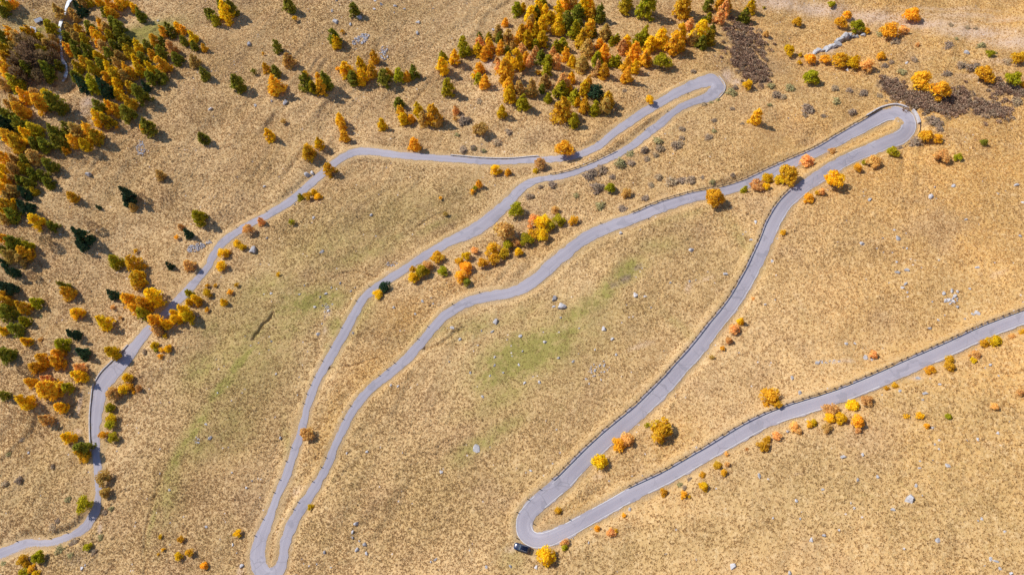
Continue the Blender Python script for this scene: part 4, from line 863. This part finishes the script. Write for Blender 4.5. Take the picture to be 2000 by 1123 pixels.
# ------------------------------------------------------------------ stones
def rock_mesh(seed, sub=2):
    r = random.Random(seed); bm = bmesh.new(); bmesh.ops.create_icosphere(bm, subdivisions=sub, radius=.5)
    pl = [(Vector((r.gauss(0, 1), r.gauss(0, 1), r.gauss(0, .8))).normalized(), r.uniform(.22, .38)) for _ in range(11)]
    for v in bm.verts:
        for n, dd in pl:
            e = v.co.dot(n) - dd
            if e > 0: v.co -= n * e
        v.co *= 1 + r.uniform(-.05, .05)
        v.co.z *= .8
    me = bpy.data.meshes.new('boulder'); bm.to_mesh(me); bm.free(); me.materials.append(M_ROCK); return me
RM = [rock_mesh(k, 3) for k in range(7)]
for k, (u_, v_, wpx, _c) in enumerate(parse(ROCKS)):
    r = random.Random(k * 3 + 5); p = gpt([(u_, v_)])[0]; d = 1 / invdepth([(u_, v_)])[0]; w = wpx * d / F * 1.08
    q = int(np.argmin(np.hypot(EC[:, 0] - p[0], EC[:, 1] - p[1]))); dd = p[:2] - EC[q][:2]; dl = np.linalg.norm(dd)
    if dl < HW[q] + w * .6 + .2: p[:2] = EC[q][:2] + dd / (dl + 1e-6) * (HW[q] + w * .6 + .2)
    o = bpy.data.objects.new('boulder', RM[r.randrange(7)]); COL.objects.link(o)
    hz = r.uniform(.65, 1.0)
    o.scale = (w * 1.1, w * r.uniform(.75, 1.05), w * hz); o.rotation_euler = (r.uniform(-.25, .25), r.uniform(-.25, .25), r.uniform(0, 6.28))
    o.location = (p[0], p[1], ground(p[0], p[1])[0] + w * hz * .06)
    f = r.uniform(.6, .98); o.color = (f, f * .985, f * .98, 1)
    tag(o, 'boulder' if wpx > 7 else 'stone', 'rock', (u_, v_), 'pale stones scattered over the grass', 'pale grey', size_word(wpx, 6.5, 10.5))
def scree(c, rx, ry, n, size, label, seed, ang=0):
    r = np.random.default_rng(seed); base = RM[0]; V = np.zeros(len(base.vertices) * 3); base.vertices.foreach_get('co', V)
    lo = rock_mesh(50 + seed, 1); V = np.zeros(len(lo.vertices) * 3); lo.vertices.foreach_get('co', V); V = V.reshape(-1, 3); FA = np.array([p.vertices[:] for p in lo.polygons])
    a = r.uniform(0, 6.283, n); t = np.sqrt(r.uniform(0, 1, n)); qx = rx * t * np.cos(a); qy = ry * t * np.sin(a); ca, sa = math.cos(ang), math.sin(ang)
    P = gpt(np.stack([c[0] + qx * ca - qy * sa, c[1] + qx * sa + qy * ca], 1)); vs = []; fs = []; o0 = P.mean(0)
    for k, p in enumerate(P):
        s_ = size * r.uniform(.4, 1.3); R = np.array(Matrix.Rotation(r.uniform(0, 6.28), 3, Vector(r.normal(size=3))))
        vs.append((V @ R.T) * s_ + p - o0 + np.array([0, 0, s_ * .1])); fs.append(FA + k * len(V))
    o = mesh_obj('scree', np.concatenate(vs), [tuple(int(i) for i in f) for f in np.concatenate(fs)], M_ROCK); o.location = o0; o.color = (.8, .8, .84, 1)
    o['kind'] = 'stuff'; o['label'] = label; o['category'] = 'scree'
scree((706, 78), 19, 9, 110, 1.3, 'grey scree of broken stones beside the twin gold and green larches', 1, -.4)
scree((750, 106), 9, 14, 50, 1.1, 'small grey scree just right of the gold larch clump', 2)
scree((275, 291), 9, 16, 90, 1.1, 'grey scree patch on the open left slope', 3, -.15)
scree((382, 484), 19, 7, 90, 1.1, 'grey scree strip above the road near the spruce pair', 4, -.25)
scree((408, 474), 6, 4, 18, .9, 'few pale stones beside the upper left road', 5)
scree((1618, 706), 22, 4, 40, .6, 'flat patch of white stones above the lowest road', 6)
scree((1858, 588), 14, 8, 18, .7, 'white broken stones on the golden right slope', 7)
scree((765, 516), 16, 5, 26, .8, 'scattered pinkish stones above the second road', 8)
scree((636, 608), 8, 18, 26, .8, 'white stones along the green turf beside the road', 9)
scree((384, 860), 9, 7, 24, .7, 'white rubble on the lower left green strip', 10)
scree((1172, 725), 24, 16, 26, .8, 'loose white stones on the tan slope left of the long guardrail', 11)
# rock outcrop upper right
def outcrop(c, wd, dp, ht, rz, label, seed, tint=1.0):
    r = random.Random(seed); p = gpt([c])[0]; bm = bmesh.new()
    for k in range(5):
        t = (k - 2) / 2.3; m = Matrix.Translation((t * wd * .5 + r.uniform(-.3, .3), r.uniform(-.12, .12) * dp, r.uniform(-.1, .1) * ht)) @ Matrix.Rotation(r.uniform(-.5, .5), 4, Vector((r.random(), r.random(), r.random()))) @ Matrix.Diagonal((wd * r.uniform(.4, .6), dp * r.uniform(.7, 1.2), ht * r.uniform(.9, 1.5) * (1 - .35 * abs(t)), 1))
        b2 = bmesh.new(); b2.from_mesh(RM[r.randrange(7)]); bmesh.ops.transform(b2, matrix=m, verts=b2.verts)
        tm = bpy.data.meshes.new('tmp'); b2.to_mesh(tm); b2.free(); bm.from_mesh(tm); bpy.data.meshes.remove(tm)
    o = bm_obj('rock_outcrop', bm, M_ROCK); o.location = p; o.rotation_euler = (0, 0, rz); o.color = (tint, tint, tint, 1)
    tag(o, '', 'rock', c, label=label)
outcrop((1642, 82), 12, 5.5, 5.5, .75, 'big split rock outcrop with a black shaded face, upper right', 1, .72)
outcrop((1607, 99), 9, 4, 2.2, .35, 'lower pale rock ledge left of the big split outcrop', 2, .8)
outcrop((1665, 74), 4, 2.5, 3.5, .2, 'dark toothed rock leaning on the right end of the big outcrop', 3, .5)

# ------------------------------------------------------------------ huts
M_ROOF = simple('pale_sheet_roof', (.70, .71, .74), (.84, .85, .88), 1.5, .45, .4)
M_HWALL = simple('hut_stone', (.22, .20, .19), (.36, .33, .31), 3, .9, .1, bump=.05)
def hut(c, L, W, Hh, rz, label):
    p = gpt([c])[0]; root = empty('hut', (p[0], p[1], p[2] - .1), rz)
    bm = bmesh.new(); box(bm, (0, 0, Hh / 2 - .3), L, W, Hh + .6)
    for s_ in (-1, 1):
        x = s_ * (L / 2 - .003); v = [bm.verts.new((x, -W / 2, Hh)), bm.verts.new((x, W / 2, Hh)), bm.verts.new((x, 0, Hh + W * .38))]; bm.faces.new(v if s_ > 0 else v[::-1])
    bm_obj('wall', bm, M_HWALL, root)
    bm = bmesh.new(); a = math.atan2(W * .38, W / 2); sl = math.hypot(W * .38, W / 2) + .35
    for s_ in (-1, 1):
        R = Matrix.Rotation(-s_ * a, 4, 'X'); cx = Vector((0, s_ * (W / 4 + .12), Hh + W * .19 - .05)); box(bm, cx + Vector((0, 0, .06)), L + .6, sl, .08, R)
    bm_obj('roof', bm, M_ROOF, root)
    bm = bmesh.new(); box(bm, (L * .2, -W / 2 - .02, .85), .8, .08, 1.7); bm_obj('door', bm, M_WOOD, root)
    bm = bmesh.new(); box(bm, (-L * .22, -W / 2 - .02, 1.2), .6, .06, .6); bm_obj('window', bm, M_DKSTONE, root)
    tag(root, '', 'hut', c, 'small alpine huts by the stream', label=label)
hut((78.5, 43.5), 3.0, 2.4, 1.5, .55, 'small white-roofed hut on the meadow, upper of the two')
hut((67, 66), 3.6, 2.8, 1.6, 1.9, 'small pale-roofed hut at the forest edge, lower of the two')

# ------------------------------------------------------------------ parked car
def glossy(name, col, rough=.25, metal=.3, spec=.5):
    s = NT(name); f = s.ramp(s.noise(25, 2, s.obj()), .2, .8); b = s.bsdf(s.mix(f, col, tuple(min(1, c * 1.15) for c in col)), rough, spec, metal)
    b.inputs['Coat Weight'].default_value = .6; b.inputs['Coat Roughness'].default_value = .08
    return s.end(b)
M_CAR = glossy('dark_blue_paint', (.012, .018, .05)); M_GLASS = glossy('tinted_glass', (.03, .045, .07), .05, 0, .8); M_TYRE = simple('rubber', (.015,) * 3, (.03,) * 3, 8, .9)
M_RIM = glossy('alloy', (.4, .4, .42), .3, .9); M_LAMP = glossy('headlight_glass', (.75, .76, .78), .1, .2); M_RED = glossy('tail_light_glass', (.35, .02, .02), .15, 0); M_RAIL = glossy('brushed_rail', (.5, .5, .52), .35, .9)
M_BLACK = simple('black_plastic', (.02,) * 3, (.04,) * 3, 8, .6)
def parked_car(c, yaw, length, label):
    p = gpt([c])[0]; z0 = ground(p[0], p[1])[0]
    gx = (ground(p[0] + 1.5 * math.cos(yaw), p[1] + 1.5 * math.sin(yaw))[0] - ground(p[0] - 1.5 * math.cos(yaw), p[1] - 1.5 * math.sin(yaw))[0]) / 3
    gy = (ground(p[0] - math.sin(yaw), p[1] + math.cos(yaw))[0] - ground(p[0] + math.sin(yaw), p[1] - math.cos(yaw))[0]) / 2
    root = empty('parked_car', (p[0], p[1], z0 + .06), yaw); root.scale = (length / 4.5,) * 3
    root.rotation_euler = (math.atan(gy), -math.atan(gx), yaw)
    W = .92
    # x forward; stations: x, half width, z of belt/bonnet
    def loft(st, nm, m, smooth=True):
        bm = bmesh.new(); rows = []
        for x, ring in st: rows.append([bm.verts.new((x, y, z)) for y, z in ring])
        for a, b in zip(rows[:-1], rows[1:]):
            for i in range(len(a) - 1): bm.faces.new((a[i], a[i + 1], b[i + 1], b[i]))
        bm.faces.new(rows[0][::-1]); bm.faces.new(rows[-1])
        bmesh.ops.recalc_face_normals(bm, faces=bm.faces[:])
        o = bm_obj(nm, bm, m, root, smooth)
        return o
    def ring(w, zb, zs, zt, tw): return [(-w * .92, zb), (-w, zb + .15), (-w, zs), (-tw, zt), (-tw * .5, zt + .03), (0, zt + .04), (tw * .5, zt + .03), (tw, zt), (w, zs), (w, zb + .15), (w * .92, zb)]
    body = loft([(-2.25, ring(.70, .45, .75, .86, .6)), (-2.15, ring(.84, .30, .85, .97, .74)), (-1.75, ring(.91, .24, .92, 1.03, .80)), (-.9, ring(.93, .22, .94, 1.04, .82)), (.5, ring(.93, .22, .92, 1.02, .82)), (.95, ring(.93, .22, .88, 1.0, .78)),
          (1.6, ring(.91, .24, .80, .92, .72)), (2.05, ring(.84, .30, .70, .80, .62)), (2.25, ring(.68, .42, .60, .68, .5))], 'body', M_CAR)
    def cab(w, z): return [(-w, 1.0), (-w * .99, 1.0 + (z - 1.0) * .6), (-w * .86, z - .03), (0, z), (w * .86, z - .03), (w * .99, 1.0 + (z - 1.0) * .6), (w, 1.0)]
    loft([(-2.08, cab(.70, 1.04)), (-1.72, cab(.76, 1.38)), (-1.5, cab(.78, 1.48)), (-.6, cab(.79, 1.56)), (.1, cab(.78, 1.53)), (.35, cab(.77, 1.42)), (1.05, cab(.74, 1.02))], 'greenhouse', M_GLASS)
    bm = bmesh.new()
    rows = [[bm.verts.new((x, y, z)) for y, z in ((-w, zz - .05), (-w * .6, zz), (0, zz + .015), (w * .6, zz), (w, zz - .05))] for x, w, zz in ((-1.62, .66, 1.475), (-1.1, .70, 1.555), (-.5, .71, 1.585), (.0, .70, 1.57), (.28, .67, 1.50))]
    for a, b in zip(rows[:-1], rows[1:]):
        for i in range(4): bm.faces.new((a[i], a[i + 1], b[i + 1], b[i]))
    bmesh.ops.solidify(bm, geom=bm.faces[:], thickness=.04); bm_obj('roof', bm, M_CAR, root, True)
    for s_ in (-1, 1):
        bm = bmesh.new(); box(bm, (-.7, s_ * .63, 1.63), 1.8, .05, .05); bmesh.ops.bevel(bm, geom=bm.edges[:], offset=.015, affect='EDGES'); bm_obj('roof_rail', bm, M_RAIL, root)
        for x, zt, zb in ((-.75, 1.5, 1.0), (.18, 1.47, 1.0), (-1.55, 1.42, 1.02)):
            bm = bmesh.new(); box(bm, (x, s_ * .775, (zt + zb) / 2), .09, .05, zt - zb, Matrix.Rotation(s_ * .16, 4, 'X')); bm_obj('pillar', bm, M_CAR, root)
        bm = bmesh.new(); box(bm, (.72, s_ * 1.0, 1.04), .14, .22, .15); bmesh.ops.bevel(bm, geom=bm.edges[:], offset=.04, affect='EDGES', segments=2); bm_obj('wing_mirror', bm, M_CAR, root)
        bm = bmesh.new(); box(bm, (2.08, s_ * .60, .70), .22, .34, .14, Matrix.Rotation(-s_ * .5, 4, 'Z')); bmesh.ops.bevel(bm, geom=bm.edges[:], offset=.04, affect='EDGES', segments=2); bm_obj('headlight', bm, M_LAMP, root)
        bm = bmesh.new(); box(bm, (-2.16, s_ * .68, .86), .14, .26, .2, Matrix.Rotation(s_ * .4, 4, 'Z')); bmesh.ops.bevel(bm, geom=bm.edges[:], offset=.03, affect='EDGES', segments=2); bm_obj('tail_light', bm, M_RED, root)
        for x in (-1.38, 1.4):
            bm = bmesh.new(); bmesh.ops.create_cone(bm, cap_ends=True, segments=20, radius1=.34, radius2=.34, depth=.24, matrix=Matrix.Translation((x, s_ * .83, .34)) @ Matrix.Rotation(math.pi / 2, 4, 'X')); bmesh.ops.bevel(bm, geom=[e for e in bm.edges if len(e.link_faces) == 2 and e.calc_face_angle(0) > .8], offset=.04, affect='EDGES', segments=2)
            wh = bm_obj('wheel', bm, M_TYRE, root)
            bm = bmesh.new(); bmesh.ops.create_cone(bm, cap_ends=True, segments=16, radius1=.22, radius2=.19, depth=.03, matrix=Matrix.Translation((x, s_ * .955, .34)) @ Matrix.Rotation(-s_ * math.pi / 2, 4, 'X')); bm_obj('rim', bm, M_RIM, wh)
    bm = bmesh.new(); box(bm, (2.16, 0, .42), .16, 1.3, .2); bmesh.ops.bevel(bm, geom=bm.edges[:], offset=.05, affect='EDGES', segments=2); bm_obj('front_bumper', bm, M_BLACK, root)
    bm = bmesh.new(); box(bm, (-2.18, 0, .46), .16, 1.4, .22); bmesh.ops.bevel(bm, geom=bm.edges[:], offset=.05, affect='EDGES', segments=2); bm_obj('rear_bumper', bm, M_BLACK, root)
    tag(root, '', 'car', c, label=label)
parked_car((1020, 1070), math.pi - .30, 4.9, 'dark blue car with silver roof rails parked on the outside of the lower hairpin')

# ------------------------------------------------------------------ labels: every thing gets its own
PLACES = [('the white stream', 124, 90), ('the two tiny huts', 72, 55), ('the green meadow patch', 285, 65), ('the shaded gully', 90, 160), ('the grey left-slope scree', 275, 291), ('the double dark spruce', 157, 462), ('the lone tall spruce', 247, 380), ('the kinked left bend', 205, 740), ('the left road shadow', 240, 697),
    ('the golden roadside clump', 345, 612), ('the bottom-left road', 110, 1058), ('the dark road shadow', 190, 910), ('the diagonal dark ditch', 515, 640), ('the green strip', 455, 735), ('the lone peach bush', 603, 850), ('the bottom-edge hairpin', 525, 1110), ('the top road bend', 690, 297), ('the level top road', 950, 314), ('the big scree', 706, 78),
    ('the long gold larch row', 770, 140), ('the top hairpin', 1395, 170), ('the top central wood', 1120, 90), ('the wood\'s right part', 1330, 90), ('the dark heath hollow', 1460, 110), ('the split rock outcrop', 1640, 85), ('the pink gravel track', 1750, 45), ('the right walled hairpin', 1760, 235), ('the right heath band', 1850, 205), ('the big orange larch', 1398, 384), ('the roadside larch row', 1530, 345),
    ('the mid-road S-bend', 1010, 408), ('the mid-slope larch grove', 960, 480), ('the lone dark bush', 750, 560), ('the paired grey boulders', 1090, 595), ('the central green patch', 1040, 690), ('the painted shade patch', 1220, 540), ('the long straight guardrail', 1340, 690), ('the verge peach bush', 1440, 640), ('the white pointed rock', 930, 877), ('the parked car', 1020, 1068), ('the lower hairpin island', 1080, 1000), ('the three-bush wedge', 1230, 870), ('the lowest-road shade tree', 1505, 785),
    ('the lowest-road orange shrubs', 1650, 810), ('the right-edge lowest road', 1930, 660), ('the big white rock', 1777, 975), ('the bottom-right corner', 1940, 1090), ('the golden right slope', 1760, 470), ('the right white stones', 1855, 590), ('the bottom-centre slope', 1250, 1080), ('the lower-left shrub trio', 350, 1075), ('the left forest edge', 90, 330), ('the far left trees', 30, 480), ('the left golden grove', 90, 740), ('the top-left forest', 220, 110), ('the lower-left wood edge', 60, 250), ('the left roadside trees', 280, 580), ('the open tan slope', 480, 200)]
def place_of(px):
    best = min(PLACES, key=lambda q: math.hypot(px[0] - q[1], px[1] - q[2])); dx, dy = px[0] - best[1], px[1] - best[2]; d = math.hypot(dx, dy)
    if d < 16: return 'at ' + best[0]
    if abs(dx) > 2.2 * abs(dy): s_ = 'right of ' if dx > 0 else 'left of '
    elif abs(dy) > 2.2 * abs(dx): s_ = 'below ' if dy > 0 else 'above '
    else: s_ = ('below' if dy > 0 else 'above') + (' right of ' if dx > 0 else ' left of ')
    return ('just ' if d < 32 else ('far ' if d > 95 else '')) + s_ + best[0]
ORD = ['', 'second', 'third', 'fourth', 'fifth', 'sixth', 'seventh', 'eighth', 'ninth', 'tenth', 'eleventh', 'twelfth', 'thirteenth', 'fourteenth', 'fifteenth']
grp = {}
for t in THINGS:
    t['base'] = ' '.join(x for x in (t['size'], t['col'], t['noun']) if x) + ' ' + place_of(t['px']); grp.setdefault(t['base'], []).append(t)
for b, g in grp.items():
    if len(g) == 1: g[0]['o']['label'] = b; continue
    g.sort(key=lambda t: t['px'][0]); n = len(g)
    for k, t in enumerate(g):
        if n == 2: e = ', the left one of two' if k == 0 else ', the right one of two'
        else: e = ', leftmost' if k == 0 else (', rightmost' if k == n - 1 else ', %s from left' % ORD[k])
        t['o']['label'] = b + (e if len((b + e).split()) <= 16 else e.replace(', the left one of two', ', left one').replace(', the right one of two', ', right one'))
print('things', len(THINGS), 'max label words', max(len(t['o']['label'].split()) for t in THINGS))

# ------------------------------------------------------------------ light, sky, camera
EL_, AZ = math.radians(41), math.atan2(-.88, .47)
w = bpy.data.worlds.new('World'); SC.world = w; w.use_nodes = True; nt = w.node_tree
sky = nt.nodes.new('ShaderNodeTexSky'); sky.sky_type = 'NISHITA'; sky.sun_disc = False; sky.sun_elevation = EL_; sky.sun_rotation = AZ; sky.altitude = 2000; sky.air_density = 1.0; sky.dust_density = .6
bg = nt.nodes['Background']; nt.links.new(sky.outputs[0], bg.inputs['Color']); bg.inputs['Strength'].default_value = .14
sun = bpy.data.lights.new('sun', 'SUN'); sun.energy = 4.6; sun.angle = math.radians(.53); sun.color = (1, .94, .84)
so = bpy.data.objects.new('sun', sun); COL.objects.link(so)
sd = Vector((math.cos(EL_) * math.sin(AZ), math.cos(EL_) * math.cos(AZ), math.sin(EL_)))
so.rotation_euler = sd.to_track_quat('Z', 'Y').to_euler(); so.location = (-200, 200, 400)
cam = bpy.data.cameras.new('camera'); cam.sensor_width = 36; cam.lens = F / 2000 * 36; cam.clip_end = 9000; cam.clip_start = 1
co_ = bpy.data.objects.new('camera', cam); COL.objects.link(co_); co_.location = (0, 0, CAMZ); co_.rotation_euler = (math.pi / 2 - PITCH, 0, 0); SC.camera = co_
SC.view_settings.view_transform = 'Standard'; SC.view_settings.look = 'None'; SC.view_settings.exposure = .25; SC.view_settings.gamma = 1
